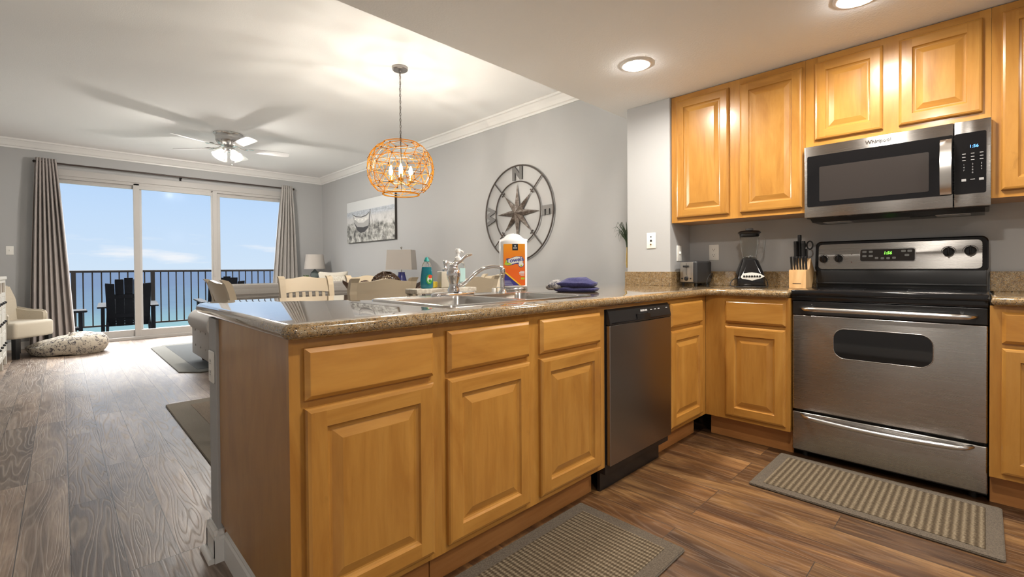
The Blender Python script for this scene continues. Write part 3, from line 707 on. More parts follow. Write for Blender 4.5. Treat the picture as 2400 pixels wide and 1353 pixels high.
B().box(-.036, .036, -.030, .030, 0, .088, .004, 3).fin('bottle', CREAM, cd_, 40)
def pump(p, z, m, sc=1, name='pump'):
    b = B(); b.lathe([(.017*sc, z), (.017*sc, z+.012*sc), (.011*sc, z+.016*sc), (.008*sc, z+.02*sc), (.008*sc, z+.036*sc), (.013*sc, z+.038*sc), (.014*sc, z+.056*sc), (.010*sc, z+.060*sc), (0, z+.060*sc)], seg=22)
    b.tube([(0, 0, z+.05*sc), (.02*sc, 0, z+.05*sc), (.034*sc, 0, z+.046*sc), (.040*sc, 0, z+.040*sc)], .005*sc, 10)
    return b.fin(name, m, p, 50)
pump(cd_, .088, CHROME)
hb = thing('hand_soap_bottle', 'tall clear pump bottle of hand soap with pale teal label', 'bottle', (1.592, 2.062, ZT), R(10))
B().lathe([(0, 0), (.042, 0), (.046, .004), (.046, .115), (.040, .135), (.022, .150), (.016, .155)], seg=30, sy=.72).fin('bottle', CLR, hb, 50)
B().lathe([(0, .003), (.041, .003), (.0425, .006), (.0425, .07), (0, .07)], seg=28, sy=.70).fin('soap', mat('pale_blue_soap', (.55, .78, .80), .1, Transmission_Weight=.6, IOR=1.3), hb, 50)
decal(hb, 0, 0, 0, 0, -.0342, mat('pale_teal_label', (.42, .62, .62), .5), 'label', rrect(-.022, .022, .03, .105, .004, 3))
pump(hb, .152, WHITE, 1.05)

# paper towel pack on its chrome ring
rgm = tag(B().lathe([(.056, 0), (.078, 0), (.080, .003), (.080, .021), (.078, .024), (.03, .024), (0, .024)], seg=40).fin('metal_disc', NICKEL, loc=(1.880, 1.91, .9205), smooth=40), 'round brushed metal trivet under the paper towel pack', 'trivet')
pt = thing('paper_towel_pack', 'wrapped paper towel roll with orange label standing behind the sink', 'paper towels', (1.872, 1.905, .9450), R(-43.5))
PLW = mat('white_wrapped_plastic', (.84, .84, .85), .3, Coat_Weight=.4)
lp = []
for rx, ry_, z, k in ((.070, .055, 0, 1), (.079, .062, .006, 1), (.080, .063, .15, 1), (.081, .063, .262, 1), (.076, .052, .272, 1), (.058, .030, .283, 1), (.036, .014, .300, 1), (.012, .004, .307, 1)):
    lp.append([(rx*(abs(cos(a))**.7)*(1 if cos(a) > 0 else -1), ry_*(abs(sin(a))**.7)*(1 if sin(a) > 0 else -1), z+.004*sin(3*a)*(z > .27)) for a in [2*pi*i/36 for i in range(36)]])
b = B(); b.loft(lp); b.sph((.066, 0, .272), .012, (1.6, .6, .7)).sph((-.066, 0, .270), .012, (1.4, .6, .7)); b.fin('wrapper', PLW, pt, 50)
ORA = mat('orange_print', (.85, .20, .01), .35); t = NT(ORA); sp = t.n('ShaderNodeSeparateXYZ'); t.l(t.tc.outputs['Object'], sp.inputs[0])
mr = t.n('ShaderNodeMapRange'); t.l(sp.outputs[2], mr.inputs[0]); mr.inputs[1].default_value = .1; mr.inputs[2].default_value = .25; t.col(t.mix(mr.outputs[0], (.80, .13, .008), (.90, .34, .008)))
NAVY = mat('navy_print', (.03, .03, .22), .35); YEL = mat('yellow_print', (.85, .62, .02), .4); LIME = mat('lime_print', (.45, .58, .03), .4); KK = mat('black_print', (.015, .015, .018), .4)
Y0 = -.0642
lab = decal(pt, 0, 0, 0, 0, Y0, ORA, 'label', rrect(-.056, .066, .012, .247, .003, 2))
decal(lab, 0, 0, 0, 0, Y0-.0006, YEL, 'yellow_band', [(-.056, .098), (-.056, .09), (.036, .012), (.044, .012)])
decal(lab, 0, 0, 0, 0, Y0-.0008, NAVY, 'navy_corner', [(-.056, .088), (-.056, .012), (.034, .012)])
decal(lab, 0, 0, 0, 0, Y0-.0006, KK, 'black_badge', [(-.006, .247), (-.006, .211), (.026, .211), (.026, .247)])
decal(lab, .010, .236, .005, .004, Y0-.0010, PRINT, 'badge_mark'); decal(lab, 0, 0, 0, 0, Y0-.0010, PRINT, 'badge_line', rrect(-.001, .021, .222, .226, .001, 2))
decal(lab, 0, 0, 0, 0, Y0-.0005, NAVY, 'name_shadow', [(-.056+x_*1.0, z_) for x_, z_ in ((.004, .130), (.012, .152), (.026, .168), (.030, .163), (.072, .178), (.104, .176), (.116, .160), (.112, .148), (.094, .140), (.090, .132), (.070, .135), (.050, .128), (.022, .124))])
decal(lab, 0, 0, 0, 0, Y0-.0008, LIME, 'name_swoosh', [(-.052, .131), (-.043, .151), (-.031, .165), (-.020, .160), (-.005, .140), (-.010, .130), (-.035, .126)])
decal(lab, 0, 0, 0, 0, Y0-.0011, LW, 'name_cloud', [(-.038, .148), (-.030, .160), (0, .170), (.016, .176), (.046, .173), (.058, .160), (.054, .148), (.036, .142), (.016, .140), (-.01, .134)])
decal(lab, .043, .131, .0165, .0165, Y0-.0007, NAVY, 'bubble_edge'); decal(lab, .043, .132, .014, .014, Y0-.0012, LW, 'bubble'); decal(lab, .044, .124, .005, .005, Y0-.0016, LIME, 'bubble_dot')
text('Towels', .034, mat('towel_lettering', (.02, .03, .25), .4), lab, 'lettering', at(.007, Y0-.0016, .156) @ Matrix.Rotation(R(8), 4, 'Z'), .0005, bold=.0006, shear=.15)
for z_, w_ in ((.092, .024), (.085, .030), (.077, .030), (.070, .022)): decal(lab, 0, 0, 0, 0, Y0-.0008, PRINT, 'small_print', rrect(.062-w_, .062, z_-.0022, z_+.0022, .001, 2))
decal(lab, 0, 0, 0, 0, Y0-.0008, LIME, 'count_patch', rrect(.042, .062, .046, .057, .002, 2))
for k in range(4): decal(lab, 0, 0, 0, 0, Y0-.0012, PRINT, 'small_print', rrect(-.053, -.018+.005*k, .038-.0065*k, .0395-.0065*k, .0005, 2))

# folded blue cloth
BLUE = cloth('navy_terry_cloth', (.028, .028, .10), 300, 1.0, .95, (.055, .055, .17)); GREYC = cloth('patterned_cloth', (.05, .05, .08), 70, .6, .95, (.40, .38, .36))
tw = thing('folded_dishcloths', 'folded navy blue dishcloths lying at the right of the sink', 'cloth', (2.07, 1.60, .9205), R(-62))
def foldc(b, w_, d_, z0, h, seed):
    t = bmesh.new(); bmesh.ops.create_cube(t, size=1); bmesh.ops.subdivide_edges(t, edges=t.edges[:], cuts=9, use_grid_fill=True)
    for v in t.verts:
        q = Vector((v.co.x*2, v.co.y*2, v.co.z*2)); l = max((abs(q.x)**4+abs(q.y)**4)**.25, 1e-4); m_ = max(abs(q.x), abs(q.y), 1e-4)
        s_ = m_/l if l > 0 else 1; rz_ = (1-abs(q.z)**3*.22)
        e = 1-.35*max(0, m_-.6)/.4*(1 if q.z > 0 else .25)
        n1 = noise.noise(Vector((q.x*1.7+seed, q.y*1.7, q.z*.6)))
        v.co = Vector((q.x*s_*rz_*w_/2+.008*noise.noise(Vector((q.y*2, q.z, seed))), q.y*s_*rz_*d_/2, z0+(q.z*.5+.5)*h*e+.010*n1*(q.z > -.5)))
    bmesh.ops.recalc_face_normals(t, faces=t.faces); b._merge(t)
b = B(); foldc(b, .245, .18, 0, .038, 2); foldc(b, .225, .165, .026, .052, 5); b.fin('navy_cloth', BLUE, tw, 60)
b = B(); foldc(b, .10, .14, .012, .052, 9); b.bm.transform(Matrix.Translation((-.115, -.01, 0))); b.fin('patterned_cloth', GREYC, tw, 60)

# toaster
to = thing('toaster', 'two-slot toaster, black with a brushed steel front, in the counter corner', 'toaster', (3.19, 1.475, .9205), R(-92)); to.scale = (.80, .98, 1)
B().box(-.082, .082, .006, .245, .018, .178, .016, 4).fin('body', mat('charcoal_toaster_shell', (.03, .03, .032), .4), to, 40)
ft = B().box(-.072, .050, .0, .012, .028, .17, .004, 2).fin('front_plate', steel('toaster_steel', (.55, .52, .48), .3, .3), to, 40)
B().box(-.0135, -.0105, -.001, .002, .075, .162).fin('lever_slot', BLKP, ft)
B().box(-.036, .012, -.018, .0, .132, .146, .003).fin('lever', BLKP, ft)
B().lathe([(0, .014), (.014, .013), (.017, .0)], (0, 0, 0), 24, M=Matrix.Translation((-.012, .0, .052)) @ Matrix.Rotation(R(90), 4, 'X')).fin('browning_dial', BLKP, ft, 40)
for x_ in (-.052, .028): B().cyl((x_, .002, .052), (x_, -.004, .052), .006).fin('button', BLKP, ft, 40)
B().box(-.05, -.012, .03, .215, .1765, .1785).box(.012, .05, .03, .215, .1765, .1785).fin('slots', BLK, to)
for x_, y_ in ((-.06, .03), (.06, .03), (-.06, .22), (.06, .22)): B().cyl((x_, y_, 0), (x_, y_, .02), .01).fin('foot', RUBBER, to)
B().tube(smooth_path([(.08, .235, .05), (.11, .20, .09), (.108, .15, .07), (.105, .12, .03), (.12, .10, .004), (.14, .06, .003)]), .003, 8).fin('cord', RUBBER, to, 60)

# blender
bl = thing('blender', 'black countertop blender with glass jar, between toaster and knife block', 'blender', (3.30, 1.10, .9205), R(-60))
b = B(); lp = []
for w_, d_, z, r in ((.082, .078, .0, .02), (.084, .08, .004, .02), (.082, .078, .05, .024), (.076, .070, .09, .03), (.062, .058, .135, .035), (.052, .05, .165, .035), (.050, .048, .172, .035)):
    lp.append([(x_, y_, z+.006) for x_, y_ in rrect(-w_, w_, -d_, d_, r, 5)])
b.loft(lp); b.fin('motor_base', BLK, bl, 50)
badge = [(-.068, .062), (-.055, .084), (-.02, .090), (0, .091), (.03, .088), (.052, .080), (.072, .067), (.05, .054), (.02, .046), (.0, .040), (-.03, .047), (-.06, .052)]
bp_ = B(); bp_.loft([[(x_, -.0795+.18*max(0, z_-.05)-.0, z_+.004) for x_, z_ in badge], [(x_, -.083+.18*max(0, z_-.05), z_+.004) for x_, z_ in inset(badge, .001)]]); bpo = bp_.fin('button_panel', mat('silver_panel', (.62, .61, .57), .35, .3), bl)
for k in range(7): B().cyl((-.048+.0155*k, -.078, .0715), (-.048+.0155*k, -.0865, .0705), .0062, seg=12).fin('speed_button', BLKP, bpo, 40)
jar = B(); jar.lathe([(.036, .182), (.040, .186), (.044, .21), (.052, .26), (.058, .33), (.060, .356), (.0575, .356), (.055, .33), (.049, .26), (.041, .212), (.036, .195), (0, .193)], seg=32)
jo = jar.fin('glass_jar', glass('jar_glass', (.96, .98, .98), .0, 1.2), bl, 60)
B().lathe([(.034, .172), (.045, .174), (.046, .186), (.036, .190)], seg=28).fin('jar_collar', BLKP, jo, 40)
B().tube(smooth_path([(.055, 0, .33), (.085, 0, .325), (.092, 0, .29), (.085, 0, .24), (.05, 0, .225)]), .006, 10).fin('jar_handle', glass('jar_glass_handle', (.96, .98, .98), .0, 1.2), jo, 60)
b = B(); b.cyl((0, 0, .19), (0, 0, .205), .008); b.box(-.022, .022, -.005, .005, .203, .206); b.box(-.005, .005, -.02, .02, .206, .209); b.fin('blades', NICKEL, jo)
lid = B().lathe([(.058, .335), (.060, .352), (.066, .356), (.070, .362), (.060, .372), (.03, .376), (0, .376)], seg=32).fin('lid', BLKP, bl, 40)
B().lathe([(.022, .374), (.024, .386), (.020, .392), (0, .392)], seg=20).fin('lid_cap', mat('smoky_cap', (.2, .2, .2), .2), lid, 40)
for x_, y_ in ((-.06, -.055), (.06, -.055), (-.06, .055), (.06, .055)): B().cyl((x_, y_, 0), (x_, y_, .01), .011).fin('foot', RUBBER, bl)
B().tube(smooth_path([(-.07, .0, .06), (-.105, -.01, .045), (-.125, -.04, .012), (-.10, -.08, .003), (0, -.095, .003), (.08, -.085, .003), (.105, -.03, .01), (.105, .02, .05), (.08, .05, .06)]), .003, 8).fin('cord', RUBBER, bl, 60)

# knife block
kb = thing('knife_block', 'light wooden knife block full of black-handled knives beside the range', 'knife block', (3.235, .802, .9205), R(-90))
BLKW = wood('beech_block', (.55, .32, .13), (.66, .42, .20), (.72, .5, .27), rough=.5, coat=0)
kbb = B(); kbb.prism([(0, 0), (.135, 0), (.205, .10), (.115, .185), (.075, .115), (0, .112)], -.046, .046, 'x', .0015); kbo = kbb.fin('block', BLKW, kb)
B().box(-.026, .020, -.0008, 0, .026, .0295).fin('stamp', mat('burnt_stamp', (.05, .03, .02), .6), kbo)
def knife(x, y, z, l, w_, th, tiltx, nm, rivets=3, pom=0):
    k = thing(nm[0], nm[1], 'knife', (0, 0, 0), 0, nm[2] if len(nm) > 2 else None)
    k.matrix_world = kb.matrix_basis @ Matrix.Translation((x, y, z)) @ Matrix.Rotation(tiltx, 4, 'X')
    b = B(); lp = []
    for s_, ww in ((0, .8), (.12, .9), (.35, .82), (.6, 1), (.85, 1.05), (.96, 1.15), (1, .95)):
        lp.append([(xx, yy, s_*l) for xx, yy in rrect(-th/2, th/2, -w_/2*ww, w_/2*ww, th*.4, 3)])
    b.loft(lp); 
    h_ = b.fin('handle', BLKP, k, 50)
    for i in range(rivets): B().cyl((-th/2-.0006, 0, l*(.2+.28*i)), (th/2+.0006, 0, l*(.2+.28*i)), .0022, seg=8).fin('rivet', NICKEL, h_)
    B().box(-.0008, .0008, -w_*.35, w_*.35, -.05, .0).fin('blade', NICKEL, k)
    return k
TK = R(12)
for i in range(6): knife(-.0385+.0155*i, .034+.001*i, .113, .083, .018, .0105, TK, ('steak_knife', 'small black-handled steak knife in the front row of the knife block', 'steak knives in the knife block'), 0)
knife(-.032, .098, .165, .128, .030, .019, R(3), ('chef_knife', 'large black-handled knife at the top left of the knife block'))
knife(-.016, .120, .185, .148, .030, .019, R(2), ('bread_knife', 'tallest black knife handle, at the back of the knife block'))
knife(.010, .098, .165, .128, .026, .019, R(3), ('utility_knife', 'black-handled knife with three rivets in front of the scissors'))
sc = thing('kitchen_scissors', 'black-handled kitchen scissors stuck in the back right of the knife block', 'scissors'); sc.matrix_world = kb.matrix_basis @ Matrix.Translation((.016, .135, .215)) @ Matrix.Rotation(R(3), 4, 'X')
for sx in (-1, 1):
    ring = [(sx*(.020+.016*cos(a)), 0, .052+.025*sin(a)) for a in [2*pi*i/20 for i in range(20)]]
    B().tube(ring, .0042, 8, closed=True).fin('handle', BLKP, sc, 60)
B().tube([(0, 0, -.06), (0, 0, .03)], .007, 8).fin('pivot', BLKP, sc, 60)

# ================================================================ WALL PLATES
def plate(name, label, cat, loc, rz, kind):
    p = thing(name, label, cat, loc, rz)
    B().box(-.036, .036, -.006, 0, -.058, .058, .003, 3).fin('plate', PLATE, p, 40)
    if kind == 'outlet':
        for dz in (-.02, .02):
            q = B().prism(rrect(-.017, .017, dz-.0145, dz+.0145, .010, 4), -.0075, -.005, 'y').fin('socket', PLATE, p)
            b = B(); b.box(-.008, -.0055, -.0079, -.007, dz-.002, dz+.007).box(.0055, .008, -.0079, -.007, dz-.002, dz+.007).cyl((0, -.0079, dz-.008), (0, -.007, dz-.008), .0028, seg=10); b.fin('slots', KK, q)
    elif kind == 'jack':
        B().box(-.007, .007, -.008, -.004, -.008, .006).fin('data_port', KK, p)
        B().cyl((0, -.007, .028), (0, -.004, .028), .005, seg=12).fin('upper_port', KK, p)
        B().cyl((0, -.014, -.028), (0, -.004, -.028), .005, seg=12).fin('coax_port', mat('brass_coax', (.45, .33, .16), .35, 1), p)
    elif kind == 'rocker':
        B().box(-.017, .017, -.009, -.004, -.034, .034, .003).fin('rocker', PLATE, p)
    else:
        B().box(-.005, .005, -.018, -.004, -.004, .012, .002).fin('toggle', PLATE, p)
    return p
plate('jack_plate', 'white jack plate with three ports on the grey pier wall', 'wall plate', (XP, 1.733, 1.253), RZ, 'jack')
plate('light_switch', 'white light switch on the pier return beside the toaster', 'switch', (3.283, YP, 1.156), 0, 'toggle')
plate('power_outlet', 'white double outlet on the backsplash wall above the toaster', 'outlet', (XW, 1.402, 1.162), RZ, 'outlet')
plate('light_switch', 'white double switch on the grey window wall left of the curtain', 'switch', (-.487, YW, 1.335), 0, 'toggle')
plate('power_outlet', 'white outlet on the end of the peninsula knee wall under the countertop', 'outlet', (.395, YS+.052, .70), RZ, 'outlet')

# ================================================================ RECESSED LIGHTS
def can(x, y, label):
    c = thing('recessed_light', label, 'ceiling light', (x, y, ZK), 0, 'recessed kitchen ceiling lights')
    B().lathe([(.073, -.001), (.073, -.006), (.078, -.008), (.092, -.005), (.094, 0), (.094, .002)], seg=40).fin('trim_ring', WHITE, c, 60)
    B().lathe([(0, -.024), (.03, -.0225), (.055, -.017), (.068, -.010), (.073, -.003)], seg=36).fin('lens', emis('can_lens', (1, .95, .88), 90), c, 60)
    lamp('can_lamp', 'AREA', (0, 0, -.026), CANW, CANC, .13, parent=c, spread=R(172))
    return c
can(2.492, 1.469, 'round recessed ceiling light shining in the kitchen ceiling near the pier')
can(2.60, .405, 'recessed ceiling light cut off by the top picture edge')
can(1.15, .27, 'unseen recessed ceiling light added as fill above the middle of the kitchen floor')  # added out of view: fills the kitchen and streaks the oven door
can(2.45, -.95, 'unseen recessed ceiling light added as fill at the back right of the kitchen')  # extra can behind the view, added to brighten the kitchen
can(.0, -1.3, 'unseen recessed ceiling light added as fill over the near end of the hallway floor')  # added fill on the hallway side, never in frame

# ================================================================ PENDANT
PX, PY = 2.155, 3.60
pd = thing('pendant_light', 'woven rattan globe pendant light hanging from a chain over the dining table', 'pendant light', (PX, PY, ZC))
b = B(); b.lathe([(0, 0), (.068, 0), (.068, -.022), (.060, -.030), (.012, -.032), (.010, -.045), (0, -.045)], seg=32); b.fin('canopy', mat('brushed_grey_metal', (.36, .34, .33), .35, 1), pd, 40)
zc_ = ZC-1.93; 
ch = B(); z = -.045; k = 0
while z > -.645:
    pts_ = [((.0075*cos(a) if k % 2 else 0), (0 if k % 2 else .0075*cos(a)), z-.014+.017*sin(a)) for a in [2*pi*i/10 for i in range(10)]]
    ch.tube(pts_, .0022, 5, closed=True); z -= .027; k += 1
ch.tube([(.004*sin(i*.9), .004*cos(i*.9), -.04-.03*i) for i in range(21)], .0022, 5)
ch.fin('chain', mat('pewter_chain', (.24, .22, .21), .35, 1), pd, 60)
RAT = bpy.data.materials.new('rattan_weave'); RAT.use_nodes = True; q_ = RAT.node_tree; q_.nodes.clear()
o_ = q_.nodes.new('ShaderNodeOutputMaterial'); x_ = q_.nodes.new('ShaderNodeMixShader'); d_ = q_.nodes.new('ShaderNodeBsdfDiffuse'); t_ = q_.nodes.new('ShaderNodeBsdfTranslucent')
d_.inputs[0].default_value = (.10, .050, .008, 1); t_.inputs[0].default_value = (.56, .315, .065, 1); x_.inputs[0].default_value = .5
q_.links.new(d_.outputs[0], x_.inputs[1]); q_.links.new(t_.outputs[0], x_.inputs[2]); q_.links.new(x_.outputs[0], o_.inputs[0])
DR_ = mat('rattan_knot', (.07, .022, .004), .7)
sh = bmesh.new(); bmesh.ops.create_icosphere(sh, subdivisions=3, radius=1)
random.seed(11)
CZ_ = -(ZC-1.935)
def shp(v):
    v = v.normalized(); return Vector((v.x*.287, v.y*.287, (abs(v.z)**.9)*(1 if v.z > 0 else -1)*.262))
vs = {}
for v in sh.verts:
    j = Vector((random.uniform(-1, 1), random.uniform(-1, 1), random.uniform(-1, 1)))*.05; vs[v.index] = shp(v.co+j)
wv_ = B(); kn = B()
def inside(p): return -.222 < p.z < .226
drop = set(random.sample(range(len(sh.edges)), int(len(sh.edges)*.22)))
for e in sh.edges:
    a, c = vs[e.verts[0].index], vs[e.verts[1].index]
    if e.index in drop or not (inside(a) and inside(c)): continue
    mid = (a+c)/2; mid = shp(mid)*.995 if mid.length > 0 else mid
    wv_.tube([a, mid.lerp((a+c)/2, .3), c], .0031, 5)
for v in sh.verts:
    if inside(vs[v.index]) and random.random() < .55: kn.sph(vs[v.index], .0062, seg=6)
def ringat(z, r, rad=.003, m=wv_): m.tube([(r*cos(a), r*sin(a), z) for a in [2*pi*i/48 for i in range(48)]], rad, 6, closed=True)
ringat(.224, .152, .004); ringat(-.222, .156, .006)
wv_.bm.transform(Matrix.Translation((0, 0, CZ_))); kn.bm.transform(Matrix.Translation((0, 0, CZ_)))
me_ = bpy.data.meshes.new('t'); kn.bm.to_mesh(me_)
for p_ in me_.polygons: p_.material_index = 1
wv_.bm.from_mesh(me_); so_ = wv_.fin('rattan_shade', [RAT, DR_], pd, 60)
wr = B()
for z_, r_ in ((.13, .245), (.04, .283), (-.06, .280), (-.15, .233)): ringat(z_, r_, .0018, wr)
for k in range(6):
    a = pi*k/3; wr.tube([(sqrt(max(0, 1-(z_/.262)**2))*.284*cos(a), sqrt(max(0, 1-(z_/.262)**2))*.284*sin(a), z_) for z_ in [-.22+.0445*i for i in range(11)]], .0018, 5)
wr.tube([(0, 0, .225), (.152, 0, .224)], .002, 5).tube([(0, 0, .225), (-.152, 0, .224)], .002, 5).tube([(0, 0, .3), (0, 0, -.13)], .004, 6)
wr.bm.transform(Matrix.Translation((0, 0, CZ_))); wr.fin('wire_frame', mat('frame_wire', (.06, .04, .025), .5, .3), so_, 60)
arm = B(); BULB = emis('bulb_filament_glow', (1, .91, .78), PENDE/10.0)
for k in range(4):
    a = pi/4+pi*k/2+.25; x_, y_ = .085*cos(a), .085*sin(a)
    arm.tube(smooth_path([(0, 0, -.12), (x_*.5, y_*.5, -.135), (x_, y_, -.115)]), .004, 6)
    arm.lathe([(0, -.118), (.022, -.116), (.026, -.104), (.014, -.102), (.010, -.10), (.010, -.055), (0, -.055)], (x_, y_, 0), 14)
arm.bm.transform(Matrix.Translation((0, 0, CZ_))); arm.fin('candle_arms', mat('gold_candle_arms', (.62, .38, .10), .3, 1), pd, 60)
for k in range(4):
    a = pi/4+pi*k/2+.25; x_, y_ = .085*cos(a), .085*sin(a)
    B().lathe([(0, -.055), (.010, -.050), (.016, -.03), (.0155, -.010), (.009, .012), (.003, .026), (0, .030)], (x_, y_, CZ_), 14).fin('bulb', BULB, pd, 60)

# ================================================================ CEILING FAN
fn = thing('ceiling_fan', 'brushed nickel ceiling fan with five white blades and a bell glass light kit', 'ceiling fan', (1.584, 6.90, ZC))
B().lathe([(0, 0), (.168, 0), (.172, -.008), (.160, -.016), (.150, -.035), (.146, -.075), (.150, -.085), (.146, -.10), (.120, -.135), (.085, -.155), (.05, -.16), (0, -.16)], seg=40).fin('motor_housing', NICKEL, fn, 40)
FW = mat('white_fan_blade', (.82, .82, .83), .4)
for k in range(5):
    a = R(62+72*k)
    br_ = B(); br_.tube([(.10, 0, -.155), (.14, 0, -.175), (.18, 0, -.182), (.20, 0, -.178)], .008, 8)
    br_.prism([(.19, -.012), (.25, -.05), (.29, -.045), (.27, 0), (.29, .045), (.25, .05), (.19, .012)], -.182, -.178)
    bk = br_.fin('blade_arm', NICKEL, fn, 60); bk.rotation_euler = (0, 0, a)
    bl_ = B(); bl_.prism([(.22, -.050), (.30, -.062), (.67, -.070), (.705, -.055), (.718, -.03), (.718, .03), (.705, .055), (.67, .070), (.30, .062), (.22, .050)], -.003, .003, bev=.001)
    bl_.bm.transform(Matrix.Translation((0, 0, -.183)) @ Matrix.Rotation(R(-12), 4, 'X'))
    q = bl_.fin('blade', FW, fn); q.rotation_euler = (0, 0, a)
B().lathe([(.045, -.155), (.05, -.17), (.07, -.185), (.072, -.205), (.05, -.225), (.02, -.235), (0, -.236)], seg=28).fin('light_hub', NICKEL, fn, 40)
FROST = mat('frosted_shade_glass', (.92, .92, .91), .35, Transmission_Weight=.3, IOR=1.2)
for k in range(4):
    a = R(20+90*k); M = Matrix.Rotation(a, 4, 'Z') @ Matrix.Translation((.065, 0, -.205)) @ Matrix.Rotation(R(-38), 4, 'Y')
    b = B(); b.lathe([(.014, .0), (.014, -.025), (.020, -.03), (0, -.03)], seg=16); b.bm.transform(M); s_ = b.fin('shade_socket', NICKEL, fn, 60)
    b = B(); b.lathe([(.022, -.025), (.030, -.035), (.046, -.07), (.056, -.105), (.070, -.135), (.068, -.137), (.052, -.105), (.042, -.07), (.026, -.036)], seg=24); b.bm.transform(M); b.fin('glass_shade', FROST, fn, 60)
    lamp('fan_bulb', 'POINT', M @ Vector((0, 0, -.11)), FANW, (1, .93, .84), .03, parent=fn)
for x_, y_, l_ in ((.03, -.03, .16), (-.05, .02, .10)):
    b = B(); b.tube([(x_, y_, -.22), (x_, y_, -.22-l_)], .0012, 5); b.lathe([(0, .0), (.004, -.004), (.007, -.022), (0, -.026)], (x_, y_, -.22-l_), 10); b.fin('pull_chain', NICKEL, fn, 60)

# ================================================================ CURTAINS AND ROD
rd = thing('curtain_rod', 'dark bronze curtain rod above the sliding glass doors', 'curtain rod', (0, 8.965, 2.545))
B().tube([(-.24, 0, 0), (3.10, 0, 0)], .0125, 12).fin('rod', mat('dark_bronze_rod', (.07, .055, .05), .4, .6), rd, 60)
for x_ in (-.24, 3.10): B().sph((x_, 0, 0), .02).fin('finial', BRZ, rd, 60)
for x_ in (-.215, 1.395, 3.07):
    b = B(); b.box(x_-.008, x_+.008, 0, .114, -.02, -.010).box(x_-.014, x_+.014, .108, .115, -.045, .02); b.tube([(x_, 0, -.018), (x_, .018, -.01), (x_, .02, .008)], .004, 6); b.fin('bracket', BRZ, rd)
def curtain(label, m, topx, botx, zb, folds, seed, amp=.035, mid=None):
    rnd = random.Random(seed); ph = [rnd.uniform(-.25, .25) for _ in range(folds+2)]
    def f(u, v):
        z = 2.598+(zb-2.598)*v
        k = v**.85
        xl = topx[0]+(botx[0]-topx[0])*k; xr = topx[1]+(botx[1]-topx[1])*k
        if mid: c_ = sin(pi*min(1, v/.9)); xl += mid[0]*c_; xr += mid[1]*c_
        a_ = u*folds; fr = a_+ph[int(a_) % len(ph)]*sin(pi*(a_ % 1))*v
        y = 8.952+(.014+amp*min(1, v*4))*sin(2*pi*fr)+.012*sin(3.1*a_+seed)*v
        return Vector((xl+(xr-xl)*u+.010*sin(4*pi*fr+1)*v, y, z))
    b = B(); b.grid(f, folds*14, 40); o = b.fin('curtain', m, smooth=180)
    s_ = o.modifiers.new('thickness', 'SOLIDIFY'); s_.thickness = .004
    return tag(o, label, 'curtain')
curtain('taupe grommet curtain gathered at the left end of the sliding doors', cloth('taupe_curtain', (.40, .36, .345), 700, .15, .85), (-.235, -.035), (-.33, .13), .03, 7, 3)
curtain('light grey curtain gathered at the right end of the sliding doors', cloth('grey_curtain', (.46, .44, .42), 700, .15, .85), (2.895, 3.075), (2.66, 3.19), .03, 6, 8)

# ================================================================ PICTURE AND COMPASS ON THE RIGHT WALL (local x = -world y)
pc = thing('canvas_picture', 'black and white canvas print of a beached rowing boat above the sofa', 'picture', (XC, 7.09, 1.868), RZ)
m = mat('boat_photo_print', (.7, .7, .7), .6); t = NT(m); sp = t.n('ShaderNodeSeparateXYZ'); t.l(t.tc.outputs['Object'], sp.inputs[0])
z = sp.outputs[2]; n1 = t.noise(t.map((1, 1, 1)), 9, 6, .75); n2 = t.noise(t.map((14, 1, 30)), 1, 5, .7)
grass = t.ramp(n1, [(.36, (.05, .05, .05)), (.50, (.33, .33, .31)), (.62, (.62, .62, .60))])
sand = t.mix(t.ramp(n1, [(.4, (.5, .5, .5)), (.6, (0, 0, 0))]), (.60, .60, .60), (.38, .39, .40))
water = t.ramp(n2, [(.3, (.25, .28, .32)), (.6, (.50, .54, .60))])
def step(z, a, b_):
    q = t.n('ShaderNodeMapRange'); t.l(z, q.inputs[0]); q.inputs[1].default_value = a; q.inputs[2].default_value = b_; return q.outputs[0]
c = t.mix(step(t.math('ADD', z, t.math('MULTIPLY', n1, .25)), .03, .12), grass, sand)
c = t.mix(step(z, .06, .12), c, water); c = t.mix(step(z, .178, .182), c, (.60, .62, .63)); t.col(c)
pco = B().box(-.815, .815, -.040, 0, -.352, .352, .003).fin('canvas', [m], pc)
B().box(-.817, .8175, -.034, .0, -.3535, .3535, .003).fin('edge_wrap', mat('dark_canvas_edge', (.06, .05, .045), .7), pc)
INK = mat('ink_dark', (.06, .06, .065), .7); INKL = mat('ink_light', (.62, .62, .61), .7); INKM = mat('ink_mid', (.38, .38, .38), .7)
def ink(poly, o_, m_, nm): return B().prism(poly, -.0404-o_, -.0398, 'y').fin(nm, m_, pco)
ink([(-.60, .14), (-.50, .085), (-.30, .06), (-.12, .075), (.0, .12), (.03, .10), (-.02, -.12), (-.14, -.19), (-.30, -.20), (-.42, -.15), (-.54, .0)], .0003, INKM, 'boat_hull')
ink([(-.57, .12), (-.46, .075), (-.28, .055), (-.11, .065), (-.0, .10), (-.02, .02), (-.2, -.03), (-.38, -.02), (-.5, .04)], .0006, INKL, 'boat_side')
ink([(-.55, .0), (-.42, -.09), (-.2, -.11), (-.02, -.09), (-.04, -.13), (-.16, -.19), (-.30, -.20), (-.42, -.15)], .0007, INK, 'boat_shadow')
ink([(-.60, .145), (-.48, .10), (-.28, .075), (-.10, .09), (.01, .135), (.01, .125), (-.10, .078), (-.28, .062), (-.48, .087), (-.59, .13)], .0009, INK, 'boat_gunwale')
ink([(-.015, -.11), (.035, .17), (.055, .17), (.005, -.11)], .0009, INK, 'boat_stem')
